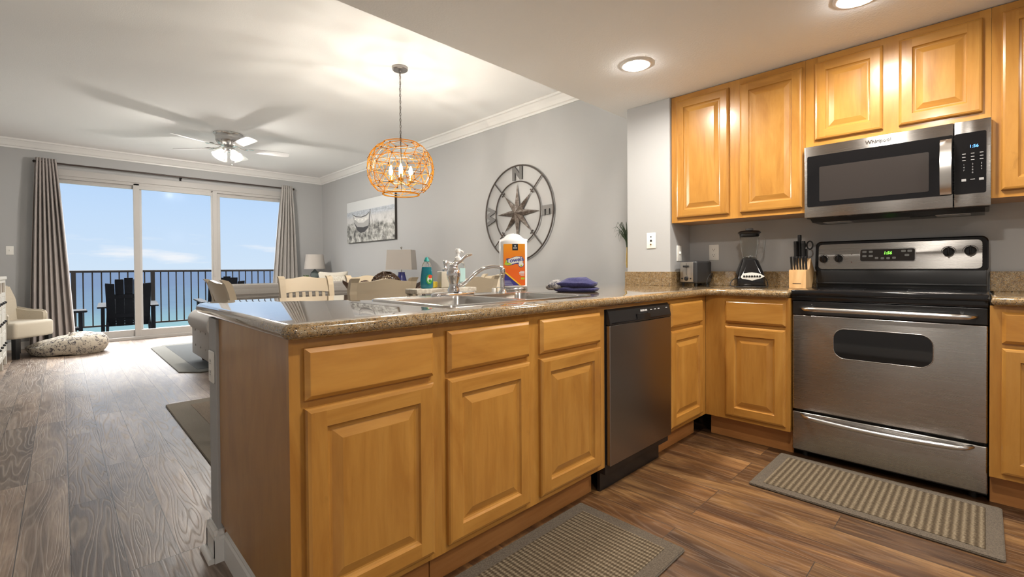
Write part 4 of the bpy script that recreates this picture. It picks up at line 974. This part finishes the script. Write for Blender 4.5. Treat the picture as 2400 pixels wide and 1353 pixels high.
for i, (x_, z_) in enumerate(((-.5, .045), (-.38, .03), (-.25, .02), (-.12, .025))): ink([(x_-.03, z_), (x_+.02, z_+.015), (x_+.04, z_), (x_, z_-.014)], .0009, LW, 'boat_glint')
def inkline(p, r_, nm):
    return B().tube(smooth_path([(a_, -.0405, c_) for a_, c_ in p]), r_, 5).fin(nm, INKM, pco)
inkline([(.05, .15), (.09, .03), (.13, -.04), (.09, -.10), (.06, -.16), (.16, -.22), (.30, -.25), (.42, -.265), (.52, -.30), (.55, -.345)], .005, 'mooring_rope')

cw = thing('compass_wall_art', 'round metal compass wall sculpture with letters N, E and W', 'wall decor', (XC, 3.655, 1.672), RZ)
IRON = mat('dark_iron', (.10, .085, .078), .5, .6); t = NT(IRON)
BARN = mat('galvanised_star', (.30, .26, .235), .5, .7); t = NT(BARN); t.col(t.ramp(t.noise(t.map((1, 1, 1)), 22, 5, .7), [(.38, (.14, .11, .095)), (.55, (.27, .235, .21)), (.68, (.50, .48, .47))]))
def ringv(r_, rad): return [(r_*cos(a), -.022, r_*sin(a)) for a in [2*pi*i/72 for i in range(72)]]
B().tube(ringv(.53, 0), .0085, 8, closed=True).fin('outer_ring', IRON, cw, 60)
B().tube(ringv(.352, 0), .0075, 8, closed=True).fin('inner_ring', IRON, cw, 60)
for k in range(4):
    a = pi/4+k*pi/2; B().tube([(.30*cos(a), -.022, .30*sin(a)), (.528*cos(a), -.022, .528*sin(a))], .0065, 8).fin('spoke', IRON, cw, 60)
    b = B(); b.sph((.315*cos(a)+.02*sin(a), -.022, .315*sin(a)-.02*cos(a)), .009, seg=8).sph((.315*cos(a)-.02*sin(a), -.022, .315*sin(a)+.02*cos(a)), .009, seg=8); b.tube([(.315*cos(a)+.02*sin(a), -.022, .315*sin(a)-.02*cos(a)), (.315*cos(a)-.02*sin(a), -.022, .315*sin(a)+.02*cos(a))], .005, 6); b.fin('spoke_scroll', IRON, cw, 60)
for k in range(8):
    a = pi/2-k*pi/4; l_ = .33 if k % 2 == 0 else .30; w_ = .085
    t_ = bmesh.new(); tip = t_.verts.new((l_*cos(a), -.018, l_*sin(a))); cc_ = t_.verts.new((0, -.072, 0))
    l1 = t_.verts.new((w_*cos(a+R(22.5))*1.08, -.020, w_*sin(a+R(22.5))*1.08)); l2 = t_.verts.new((w_*cos(a-R(22.5))*1.08, -.020, w_*sin(a-R(22.5))*1.08)); bk = t_.verts.new((0, -.016, 0))
    for f in ((tip, cc_, l1), (tip, l2, cc_), (tip, l1, bk), (tip, bk, l2), (cc_, bk, l1), (cc_, l2, bk)): t_.faces.new(f)
    bmesh.ops.recalc_face_normals(t_, faces=t_.faces); b = B(); b._merge(t_); b.fin('star_point', BARN, cw)
for ch_, a in (('N', pi/2), ('E', 0), ('W', pi), ('S', -pi/2)):
    text(ch_, .205, mat('letter_zinc_'+ch_, (.15, .145, .14), .5, .6), cw, 'letter', Matrix.Translation((.441*cos(a), -.018, .441*sin(a))) @ Matrix.Rotation({'N': 0, 'E': R(90), 'W': R(-90), 'S': 0}[ch_], 4, 'Y') @ FACE, .004, bold=.011)

# wall vase with grass beside the pier
wv2 = thing('wall_vase', 'narrow glass wall vase with green grass partly hidden by the pier', 'vase', (XC-.05, 2.235, 1.05))
B().lathe([(0, 0), (.010, .002), (.016, .05), (.014, .12), (.009, .17), (.011, .185)], seg=20).fin('glass_tube', mat('amber_glass', (.75, .52, .14), .1, Transmission_Weight=.5), wv2, 60)
B().tube([(0, 0, .12), (.05, 0, .125)], .004, 6).fin('wall_hook', NICKEL, wv2)
GRASS = mat('dark_green_blade', (.045, .075, .03), .5); b = B(); rnd = random.Random(5)
for k in range(46):
    a = rnd.uniform(0, 2*pi); l_ = rnd.uniform(.12, .26); o_ = rnd.uniform(.3, 1); h_ = rnd.uniform(.08, .24); ymx = cos(a)
    dx, dy = min(.04, .13*o_*sin(a)*.4), .17*o_*cos(a)
    b.tube([(0, 0, .14+.15*rnd.random()*0.6), (dx*.3, dy*.3, .2+h_*.6), (dx*.7, dy*.7, .24+h_*.75), (dx, dy, .2+h_*(1-.9*o_*rnd.random()))], .002, 4, radii=[.003, .003, .002, .0006])
b.fin('grass_leaves', GRASS, wv2, 60)

# ================================================================ DINING
CHW = mat('cream_painted_wood', (.57, .48, .35), .4); GREYW = mat('grey_painted_wood', (.5, .48, .44), .4)
def dining_chair(label, x, y, rz):
    """seat faces +y locally; back at -y"""
    c = thing('dining_chair', label, 'chair', (x, y, .0145), rz, None)
    B().box(-.225, .225, -.20, .22, .435, .465, .010, 3).fin('seat', CHW, c, 40)
    for sx in (-1, 1):
        B().prism([(sx*.205-.02, 0), (sx*.205+.02, 0), (sx*.205+.022, .44), (sx*.205-.022, .44)], .16, .205, 'y', .003).fin('leg', CHW, c)
        b = B(); px = sx*.212
        lp = []
        for z_, y_, w_, d_ in ((0, -.23, .018, .02), (.44, -.19, .02, .022), (.62, -.205, .021, .02), (.90, -.262, .024, .018), (.955, -.280, .026, .018), (.975, -.296, .026, .017), (.983, -.312, .026, .008)):
            lp.append([(px-w_, y_-d_, z_), (px+w_, y_-d_, z_), (px+w_, y_+d_, z_), (px-w_, y_+d_, z_)])
        b.loft(lp); b.fin('back_post', CHW, c)
    b = B(); lp = []
    for i in range(13):
        u = -1+2*i/12; x_ = u*.192; bow = .022*(1-u*u); zt = .952+.022*cos(u*pi*.5)+.004*cos(u*pi*2); zb = .835+.012*(1-u*u)
        yb = lambda z_: -.235-(z_-.80)*.33
        lp.append([(x_, yb(zb)-.012-bow, zb), (x_, yb(zt)-.012-bow, zt), (x_, yb(zt)+.010-bow, zt), (x_, yb(zb)+.010-bow, zb)])
    b.loft(lp); b.fin('top_rail', CHW, c, 50)
    B().box(-.192, .192, -.222, -.2, .535, .575, .003).fin('lower_rail', CHW, c)
    for k in range(6):
        x_ = -.145+.058*k; u = x_/.192; bow = .022*(1-u*u)
        B().loft([[(x_-.014, -.205-.0, .56), (x_+.014, -.205, .56), (x_+.014, -.217, .56), (x_-.014, -.217, .56)], [(x_-.014, -.247-bow*.8, .84), (x_+.014, -.247-bow*.8, .84), (x_+.014, -.259-bow*.8, .84), (x_-.014, -.259-bow*.8, .84)]]).fin('slat', CHW, c)
    for sx in (-1, 1): B().box(sx*.205-.010, sx*.205+.010, -.2, .17, .17, .195).fin('stretcher', CHW, c)
    B().box(-.205, .205, .165, .19, .38, .43).box(-.2, .2, -.2, -.18, .38, .43).fin('apron', CHW, c)
    return c
dining_chair('cream dining chair at the left end of the table, nearest the knee wall', .98, 3.33, R(-90))
dining_chair('cream dining chair backed up to the peninsula, left of the soap bottles', 1.515, 3.03, 0)
dining_chair('cream dining chair backed up to the peninsula, behind the faucet', 2.28, 3.03, 0)
dining_chair('cream dining chair across the table with slats glowing in the lamp light', 1.59, 4.02, R(180))
dining_chair('cream dining chair across the table behind the wicker ball', 2.20, 4.02, R(180))
dining_chair('cream dining chair at the right end of the table by the wall', 2.93, 3.50, R(90))
dt = thing('dining_table', 'rectangular cream dining table under the rattan pendant', 'table', (1.95, 3.52, .0145))
B().box(-.78, .78, -.47, .47, .725, .76, .008, 3).fin('table_top', CHW, dt, 40)
B().box(-.70, .70, -.40, .40, .645, .726).fin('apron', CHW, dt)
for sx in (-1, 1):
    for sy in (-1, 1): B().prism([(sx*.68-.035, sy*.38-.035), (sx*.68+.035, sy*.38-.035), (sx*.68+.035, sy*.38+.035), (sx*.68-.035, sy*.38+.035)], 0, .65, 'z', .005).fin('leg', CHW, dt)
DKW = mat('dark_stained_wood', (.045, .022, .018), .35)
bw = thing('boat_bowl', 'long dark wooden boat-shaped bowl on the dining table', 'bowl', (1.965, 3.52, .7745), R(0))
b = B(); lp = []
for i in range(25):
    u = -1+2*i/24; x_ = u*.385; w_ = .115*(1-abs(u)**2.2)+.006; zt = .07+.125*abs(u)**2.4; zb = .006+.165*abs(u)**3.2; zt = max(zt, zb+.016)
    prof_ = []
    for k in range(9):
        a = pi*k/8; prof_.append((x_, -w_*cos(a), zt-(zt-zb)*sin(a)**.8))
    for k in range(9):
        a = pi-pi*k/8; prof_.append((x_, -(w_-.006)*cos(a)*.96, zt-(zt-zb-.008)*sin(a)**.8*.94))
    lp.append(prof_)
b.loft(lp); b.fin('bowl', DKW, bw, 50); B().box(-.10, .10, -.05, .05, 0, .012, .004).fin('foot', DKW, bw)
def wickerball(x, y, z, r, label, seed):
    rnd = random.Random(seed); b = B()
    for k in range(30):
        n_ = Vector((rnd.gauss(0, 1), rnd.gauss(0, 1), rnd.gauss(0, 1))).normalized(); a = n_.orthogonal().normalized(); c_ = n_.cross(a); w_ = rnd.uniform(.0, .35); rr_ = r*sqrt(1-w_*w_)*rnd.uniform(.93, 1.0)
        b.tube([a*rr_*cos(t_)+c_*rr_*sin(t_)+n_*w_*r for t_ in [2*pi*i/22 for i in range(22)]], .0034, 4, closed=True)
    return tag(b.fin('wicker_ball', mat('dark_vine_'+str(seed), (.09, .05, .03), .7), loc=(x, y, z), smooth=60), label, 'decorative ball')
wickerball(1.955, 3.52, .912, .128, 'large dark twisted vine ball in the boat-shaped bowl', 3)
wickerball(1.76, 3.51, .905, .06, 'small dark vine ball at the left of the big one in the bowl', 4)

# ================================================================ RUGS AND MATS
def rug(label, x0, x1, y0, y1, mb, mc, bw_, chamf=0, h=.012, cat='rug', name='area_rug', rz=0):
    r = thing(name, label, cat, ((x0+x1)/2, (y0+y1)/2, 0.0), rz); w_, d_ = (x1-x0)/2, (y1-y0)/2
    if chamf: out_ = [(-w_+chamf, -d_), (w_-chamf, -d_), (w_, -d_+chamf), (w_, d_-chamf), (w_-chamf, d_), (-w_+chamf, d_), (-w_, d_-chamf), (-w_, -d_+chamf)]
    else: out_ = rrect(-w_, w_, -d_, d_, .012, 3)
    B().prism(out_, 0.0005, h, 'z', .003).fin('border', mb, r)
    B().box(-w_+bw_, w_-bw_, -d_+bw_, d_-bw_, h-.004, h+.0025, .002).fin('field', mc, r)
    return r
BORD = cloth('taupe_rug_border', (.17, .145, .11), 260, .5)
SEAR = cloth('grey_teal_rug', (.050, .060, .065), 300, .6, .95, (.095, .10, .10)); BRNR = cloth('brown_woven_rug', (.14, .10, .07), 320, .7, .95, (.26, .20, .14))
rug('grey-blue area rug with taupe border in front of the sliding doors', .85, 2.66, 5.62, 8.02, cloth('taupe_grey_border', (.15, .147, .13), 260, .5), SEAR, .16, .16)
rug('brown woven rug with taupe border under the dining table', .565, 3.25, 2.45, 4.44, BORD, BRNR, .14)
def mat_weave(axis):
    m = mat('woven_mat_'+axis, (.2, .18, .13), .95, spec=.1); t = NT(m); n_ = t.noise(t.map((1, 1, 1)), 190, 3, .6); sp = t.n('ShaderNodeSeparateXYZ'); t.l(t.tc.outputs['Object'], sp.inputs[0])
    def saw(s_, f, d): return t.math('SINE', t.math('ADD', t.math('MULTIPLY', s_, f), t.math('MULTIPLY', n_, d)))
    if axis == 'x': f1 = saw(sp.outputs[0], 2*pi/.0205, 1.2); f2 = saw(sp.outputs[1], 2*pi/.011, 1.0)
    else: f1 = saw(sp.outputs[1], 2*pi/.0245, 1.8); f2 = saw(sp.outputs[0], 2*pi/.012, .8)
    k = t.math('ADD', t.math('MULTIPLY', f1, .26), t.math('MULTIPLY', f2, .14)); k = t.math('ADD', k, t.math('MULTIPLY', n_, .9))
    t.col(t.ramp(k, [(.15, (.070, .052, .034)), (.5, (.145, .113, .075)), (.85, (.27, .222, .155))])); t.bump(k, .8, .006); return m
BORM = cloth('mat_border', (.084, .066, .047), 240, .8, .95, (.13, .104, .076))
rug('taupe kitchen mat with ribbed weave on the floor in front of the sink cabinet', .62, 1.645, .77, 1.255, BORM, mat_weave('x'), .055, h=.010, cat='mat', name='kitchen_mat')
rug('taupe kitchen mat with ribbed weave on the floor in front of the range', 2.366, 2.878, -.058, .795, BORM, mat_weave('y'), .05, h=.010, cat='mat', name='kitchen_mat')

# ================================================================ SOFAS
LIN = cloth('grey_linen', (.36, .345, .33), 600, .3, .9); LINB = cloth('oatmeal_linen', (.55, .50, .42), 600, .3, .9); LINP = cloth('cream_cushion', (.62, .58, .50), 500, .3, .9)
def softbox(b, x0, x1, y0, y1, z0, z1, r=.05, puff=.0): return b.box(x0, x1, y0, y1, z0, z1, min(r, (x1-x0)*.45, (y1-y0)*.45, (z1-z0)*.45), 5)
def pillow(label, x, y, z, w_, h_, th, rx, rz, m, name='throw_pillow'):
    b = B(); t = bmesh.new(); bmesh.ops.create_grid(t, x_segments=14, y_segments=14, size=1); 
    vs_ = list(t.verts); top = {}
    t.free(); t = bmesh.new()
    def P(u, v, s_):
        e = (1-abs(u)**2.5)*(1-abs(v)**2.5); pin = 1-.10*(1-abs(u)**2)*abs(v)**3
        pin2 = 1-.10*(1-abs(v)**2)*abs(u)**3
        return Vector((u*w_/2*pin2, s_*th/2*e**.5, v*h_/2*pin))
    n_ = 14; g = {}
    for s_ in (-1, 1):
        for i in range(n_+1):
            for j in range(n_+1):
                u = -1+2*i/n_; v = -1+2*j/n_; ed = i in (0, n_) or j in (0, n_)
                if ed and s_ == 1: g[(s_, i, j)] = g[(-1, i, j)]; continue
                g[(s_, i, j)] = t.verts.new(P(u, v, s_))
    for s_ in (-1, 1):
        for i in range(n_):
            for j in range(n_):
                q = [g[(s_, i, j)], g[(s_, i+1, j)], g[(s_, i+1, j+1)], g[(s_, i, j+1)]]
                try: t.faces.new(q)
                except ValueError: pass
    bmesh.ops.recalc_face_normals(t, faces=t.faces); b._merge(t)
    o = b.fin(name, m, smooth=180, loc=(x, y, z), rot=(rx, 0, rz)); return tag(o, label, 'pillow')
def sofa(label, loc, rz, w_, d_, m, backh=.90, armh=.60, roll=True):
    """front faces +y locally, arm faces at x=+-w/2"""
    s = thing('sofa', label, 'sofa', loc, rz)
    b = B(); b.box(-w_/2+.05, w_/2-.05, .04, d_-.03, .10, .40, .03, 3); b.fin('base', m, s, 40)
    b = B()
    prof_ = [(0, .12), (.20, .12), (.20, .55), (.17, .80), (.10, backh), (.0, backh+.01), (-.06, backh-.04), (-.07, backh-.12), (-.02, backh-.18), (0, .60)]
    b.prism([(y_+.06, z_) for y_, z_ in prof_], -w_/2+.07, w_/2-.07, 'x', .02, seg=3); b.fin('back', m, s, 50)
    for sx in (-1, 1):
        a = B(); px = sx*(w_/2-.13)
        a.box(px-.11, px+.11, .03, d_-.02, .10, armh-.10, .02, 3)
        a.cyl((px+sx*.02, .02, armh-.115), (px+sx*.02, d_, armh-.115), .125, seg=28)
        ao = a.fin('arm', m, s, 50)
        for k in range(3):
            b = B()
            for j in range(2): b.sph((px+sx*.112, .25+.25*k, .22+.17*j), .012, (.5, 1, 1), seg=8)
            b.fin('tuft_buttons', m, ao)
        for y_ in (.08, d_-.07): B().lathe([(0, 0), (.018, 0), (.028, .04), (.034, .08), (.036, .105)], (px, y_, 0), 14).fin('foot', DKW, s, 50)
    n_ = 3 if w_ > 1.7 else 2; cw_ = (w_-.46)/n_
    for k in range(n_): B().box(-w_/2+.23+cw_*k+.004, -w_/2+.23+cw_*(k+1)-.004, .24, d_-.01, .38, .50, .04, 4).fin('seat_cushion', m, s, 50)
    return s
sofa('light grey rolled-arm sofa with its back to the dining table', (1.85, 5.43, 0), 0, 1.6, .98, LIN)
sofa('oatmeal sofa along the right wall under the boat picture', (3.64, 7.15, 0), R(90), 2.0, .95, LINB, .86)
pillow('cream pillow standing at the far end of the sofa by the wall', 3.30, 7.70, .78, .50, .50, .18, R(10), R(-40), LINP)
pillow('striped cream pillow on the wall sofa, second from its far end', 3.26, 7.28, .75, .46, .44, .16, R(14), R(-70), cloth('striped_pillow_cloth', (.42, .38, .30), 90, .2, .9, (.66, .62, .54)))
pillow('long cream pillow in the middle of the wall sofa', 3.26, 6.80, .73, .56, .40, .18, R(12), R(-88), LINP)
pillow('taupe pillow at the near end of the wall sofa', 3.27, 6.36, .75, .44, .44, .14, R(16), R(-100), cloth('taupe_pillow_cloth', (.36, .31, .24), 300, .2))

# side tables and lamps
SHADE = mat('linen_lampshade', (.50, .465, .43), .8, Transmission_Weight=0); 
def side_table(label, x, y, w_, h_, m):
    s = thing('side_table', label, 'table', (x, y, 0))
    B().box(-w_/2, w_/2, -w_/2, w_/2, h_-.03, h_, .006).fin('table_top', m, s)
    for sx in (-1, 1):
        for sy in (-1, 1): B().box(sx*(w_/2-.03)-.018, sx*(w_/2-.03)+.018, sy*(w_/2-.03)-.018, sy*(w_/2-.03)+.018, 0, h_-.03).fin('leg', m, s)
    B().box(-w_/2+.02, w_/2-.02, -w_/2+.02, w_/2-.02, .18, .20).fin('shelf', m, s)
side_table('dark side table in the corner beside the grey curtain', 3.38, 8.52, .50, .84, DKW)
side_table('dark side table between the sofa backs carrying the blue lamp', 3.38, 5.68, .44, .66, DKW)
def table_lamp(label, x, y, z, kind):
    l = thing('table_lamp', label, 'lamp', (x, y, z), R(0))
    if kind == 'glass':
        B().lathe([(0, 0), (.055, 0), (.058, .012), (.02, .02), (.02, .035), (.055, .06), (.078, .11), (.070, .155), (.035, .19), (.018, .205), (.018, .22), (0, .22)], seg=28).fin('base', mat('sea_glass', (.30, .36, .36), .08, Transmission_Weight=.6, IOR=1.3), l, 50)
        B().cyl((0, 0, .0), (0, 0, .26), .006).fin('stem', NICKEL, l)
        B().lathe([(.182, .225), (.150, .49), (.147, .49), (.178, .225)], seg=36).fin('lampshade', SHADE, l, 40)
        B().tube([(-.148, 0, .485), (.148, 0, .485)], .002, 5).tube([(0, 0, .26), (0, 0, .485)], .003, 5).fin('harp', NICKEL, l)
    else:
        B().lathe([(0, 0), (.085, 0), (.095, .03), (.098, .10), (.085, .18), (.062, .27), (.045, .335), (.048, .35), (0, .35)], seg=28).fin('base', mat('cobalt_glass', (.02, .025, .20), .06, spec=.6, Coat_Weight=.6), l, 50)
        B().cyl((0, 0, .35), (0, 0, .66), .007).fin('stem', NICKEL, l)
        lo = [(x_, y_, .385) for x_, y_ in rrect(-.185, .185, -.12, .12, .004, 2)]; hi = [(x_*.90, y_*.90, .655) for x_, y_, z_ in lo]
        B().loft([lo, hi, [(x_*.885, y_*.88, .653) for x_, y_, z_ in lo], [(x_*.985, y_*.98, .387) for x_, y_, z_ in lo]], False, False).fin('lampshade', SHADE, l)
        B().sph((0, 0, .69), .016, seg=12).cyl((0, 0, .655), (0, 0, .68), .005).fin('finial', NICKEL, l, 60)
        B().tube([(-.178, 0, .65), (.178, 0, .65)], .0025, 5).fin('shade_spider', NICKEL, l)
    return l
table_lamp('table lamp with round clear glass base and tapered shade in the far corner', 3.335, 8.60, .84, 'glass')
bll = table_lamp('table lamp with cobalt blue glass base and rectangular linen shade', 3.36, 5.62, .66, 'blue'); bll.rotation_euler = (0, 0, R(-50))
pp = thing('small_plant', 'small green plant on the corner side table left of the glass lamp', 'plant', (3.20, 8.66, .84))
B().lathe([(0, 0), (.03, 0), (.038, .06), (.034, .06), (0, .055)], seg=16).fin('pot', WHITE, pp, 40)
b = B(); rnd = random.Random(2)
for k in range(40):
    a = rnd.uniform(0, 2*pi); r_ = rnd.uniform(.01, .06); b.tube([(0, 0, .05), (r_*.5*cos(a), r_*.5*sin(a), .085), (r_*cos(a), r_*sin(a), .09+.03*rnd.random())], .003, 4, radii=[.002, .004, .001])
b.fin('leaves', mat('leaf_green', (.05, .12, .02), .6), pp)
tag(B().box(-.13, .13, -.09, .09, 0, .028, .004).fin('book', mat('white_book_cover', (.7, .7, .68), .5), loc=(3.24, 8.42, .8402), rot=(0, 0, R(12))), 'white book lying on the corner side table in front of the glass lamp', 'book')

# ================================================================ LEFT SIDE: chair, floor cushion, console
ac = thing('accent_chair', 'cream upholstered low accent chair with black legs in the left corner', 'chair', (-.235, 8.225, 0), R(49.5))
CRM = cloth('cream_upholstery', (.60, .54, .44), 500, .2, .9)
# local: x along the front edge, y backwards, front faces -y
B().box(-.255, .255, .0, .46, .24, .44, .035, 4).fin('seat', CRM, ac, 50)
b = B(); b.prism([(.40, .30), (.50, .30), (.60, .86), (.52, .88), (.44, .70)], -.25, .25, 'x', .02, seg=3); b.fin('backrest', CRM, ac, 50)
b = B(); b.prism([(.08, .40), (.50, .40), (.50, .62), (.30, .575), (.12, .565), (.08, .54)], .215, .27, 'x', .02, seg=3); b.fin('arm', CRM, ac, 50)
b = B(); b.prism([(.08, .40), (.50, .40), (.50, .62), (.30, .575), (.12, .565), (.08, .54)], -.27, -.215, 'x', .02, seg=3); b.fin('arm', CRM, ac, 50)
for x_, y_ in ((-.21, .04), (.21, .04), (-.21, .42), (.21, .42)): B().box(x_-.025, x_+.025, y_-.025, y_+.025, 0, .245, .003).fin('leg', BLKP, ac)
po = thing('floor_cushion', 'slumped cream floor cushion with dark floral pattern by the glass door', 'cushion', (.06, 8.22, 0), R(-34))
m = mat('floral_cushion_cloth', (.6, .55, .47), .95, spec=.1); t = NT(m); n_ = t.noise(t.map((1, 1, 1)), 14, 4, .7, 1.5); n2 = t.noise(t.map((1, 1, 1)), 40, 3, .6, 2)
k = t.math('MULTIPLY', t.ramp(n_, [(.48, (0, 0, 0)), (.53, (1, 1, 1))]), t.ramp(n2, [(.45, (0, 0, 0)), (.52, (1, 1, 1))]))
t.col(t.mix(k, (.55, .50, .42), (.07, .065, .08))); t.bump(t.noise(t.map((1, 1, 1)), 300, 3), .3, .002)
b = B(); tt = bmesh.new(); bmesh.ops.create_icosphere(tt, subdivisions=5, radius=1)
for v in tt.verts:
    c_ = v.co; a = math.atan2(c_.y, c_.x); rr_ = sqrt(c_.x**2+c_.y**2)
    zz = .125+.125*c_.z if c_.z > 0 else .125+.125*max(-1, c_.z*1.9)
    h_ = 1+.22*cos(a-.3)*(c_.z > 0)
    nn = noise.noise(Vector((c_.x*1.6, c_.y*1.6, c_.z*1.6+4)))*.05+noise.noise(c_*4)*.018
    dent = -.055*math.exp(-((c_.x-.25)**2+(c_.y+.1)**2)/.10)*(c_.z > 0)
    pk = 1+.10*max(0, cos(a-pi))**6
    v.co = Vector((c_.x*.41*(1+nn)*pk, c_.y*.30*(1+nn), max(.001, zz*h_+nn*.6+dent)))
b._merge(tt); b.fin('cushion', m, po, 180)
cs = thing('console_cabinet', 'white console cabinet with shelf and drawers at the left picture edge', 'cabinet', (-.465, 7.80, 0), R(-90) + pi)
# local: x = +world y reversed, front faces +x world
WC = mat('distressed_white_paint', (.66, .64, .58), .5)
cs.rotation_euler = (0, 0, R(90))       # local -y faces +x ; local x = +world y
b = B(); b.box(-1.5, .0, .012, .42, .10, .97, .004); b.fin('carcass', WC, cs)
B().box(-1.53, .015, -.02, .44, .965, 1.0, .006).fin('top', WC, cs)
for x0_, x1_ in ((-.045, 0), (-.515, -.47), (-1.0, -.955), (-1.5, -1.455)): B().box(x0_, x1_, -.008, .015, .0, .965, .003).fin('stile', WC, cs)
for z0_, z1_ in ((.10, .15), (.36, .40), (.60, .64), (.78, .82), (.93, .965)): B().box(-1.5, .0, -.006, .014, z0_, z1_, .003).fin('rail', WC, cs)
for k, (xa, xb) in enumerate(((-.47, -.045), (-.955, -.515), (-1.455, -1.0))):
    B().box(xa, xb, .0105, .0135, .82, .93).fin('open_shelf', mat('shelf_inner_wood_%d' % k, (.16, .11, .07), .6), cs)
    for z0_, z1_ in ((.645, .775), (.405, .595), (.155, .355)):
        d_ = B().box(xa+.005, xb-.005, -.004, .0118, z0_, z1_, .004).fin('drawer', WC, cs)
        for x_ in (xa+.10, xb-.10): B().sph((x_, -.014, (z0_+z1_)/2), .014, seg=12).fin('knob', BLKP, d_, 60)

# ================================================================ BALCONY FURNITURE
NAVYC = mat('dark_navy_poly_lumber', (.0015, .0022, .0045), .7, spec=.15)
def adir(label, x, y, rz, cushion=False):
    """faces +y (the sea); the back slats are nearest the room"""
    c = thing('adirondack_chair', label, 'chair', (x, y, -.02), rz)
    xs = [(-.275, -.1665, .875), (-.1635, -.0565, .935), (-.0535, .0535, .958), (.0565, .1635, .935), (.1665, .275, .875)]
    for i, (a, b_, h_) in enumerate(xs):
        k = 1.0; bt = .16
        B().loft([[(a*.99, .02, bt), (b_*.99, .02, bt), (b_*.99, .045, bt), (a*.99, .045, bt)], [(a*1.06, -.20, h_-.03), (b_*1.06, -.20, h_-.03), (b_*1.06, -.175, h_-.03), (a*1.06, -.175, h_-.03)], [(a*1.06+.002, -.207, h_-.012*(a > .1)), (b_*1.06-.002, -.207, h_-.012*(a < -.2)), (b_*1.06-.002, -.182, h_-.012*(a < -.2)), (a*1.06+.002, -.182, h_-.012*(a > .1))]]).fin('back_slat', NAVYC, c)
    for z_, y_ in ((.30, -.005), (.62, -.10)): B().box(-.26, .26, y_-.04, y_-.015+.0, z_, z_+.07, .004).fin('back_rail', NAVYC, c)
    for sx in (-1, 1):
        B().prism([(-.12, .47), (.55, .50), (.58, .505), (.58, .53), (-.12, .495)], sx*.33-.065, sx*.33+.065, 'x', .006).fin('arm', NAVYC, c)
        B().box(sx*.33-.018, sx*.33+.018, .46, .55, 0, .505, .003).fin('front_leg', NAVYC, c)
        B().prism([(-.32, .0), (-.24, .0), (.52, .30), (.52, .40), (.44, .40), (-.10, .20)], sx*.27-.018, sx*.27+.018, 'x', .003).fin('side_rail', NAVYC, c)
        B().box(sx*.33-.018, sx*.33+.018, -.11, -.03, 0.0, .48, .003).fin('rear_post', NAVYC, c)
    for k in range(6): B().box(-.25, .25, .08+.078*k, .145+.078*k, .205+.034*k, .225+.034*k, .003).fin('seat_slat', NAVYC, c)
    return c
adir('dark navy Adirondack chair on the balcony facing the sea, behind the door post', .80, 9.98, R(-4))
ot = thing('outdoor_side_table', 'black outdoor side table on the balcony beside the left curtain', 'table', (-.02, 9.78, -.02))
B().box(-.32, .30, -.20, .20, .44, .475, .014, 3).fin('table_top', NAVYC, ot)
for sx in (-.25, .225):
    for sy in (-.15, .15): B().box(sx-.022, sx+.022, sy-.022, sy+.022, 0, .445, .003).fin('leg', NAVYC, ot)
B().box(-.25, .225, -.15, .15, .17, .205, .004).fin('shelf', NAVYC, ot)
adir('dark navy Adirondack chair on the balcony behind the right door panel', 2.20, 10.02, R(0))
pillow('black patterned outdoor pillow on the middle balcony chair', .78, 10.22, .42, .50, .50, .16, R(18), R(-4), cloth('leaf_pattern_cloth', (.03, .035, .045), 40, .2, .9, (.22, .23, .24)), 'outdoor_pillow')
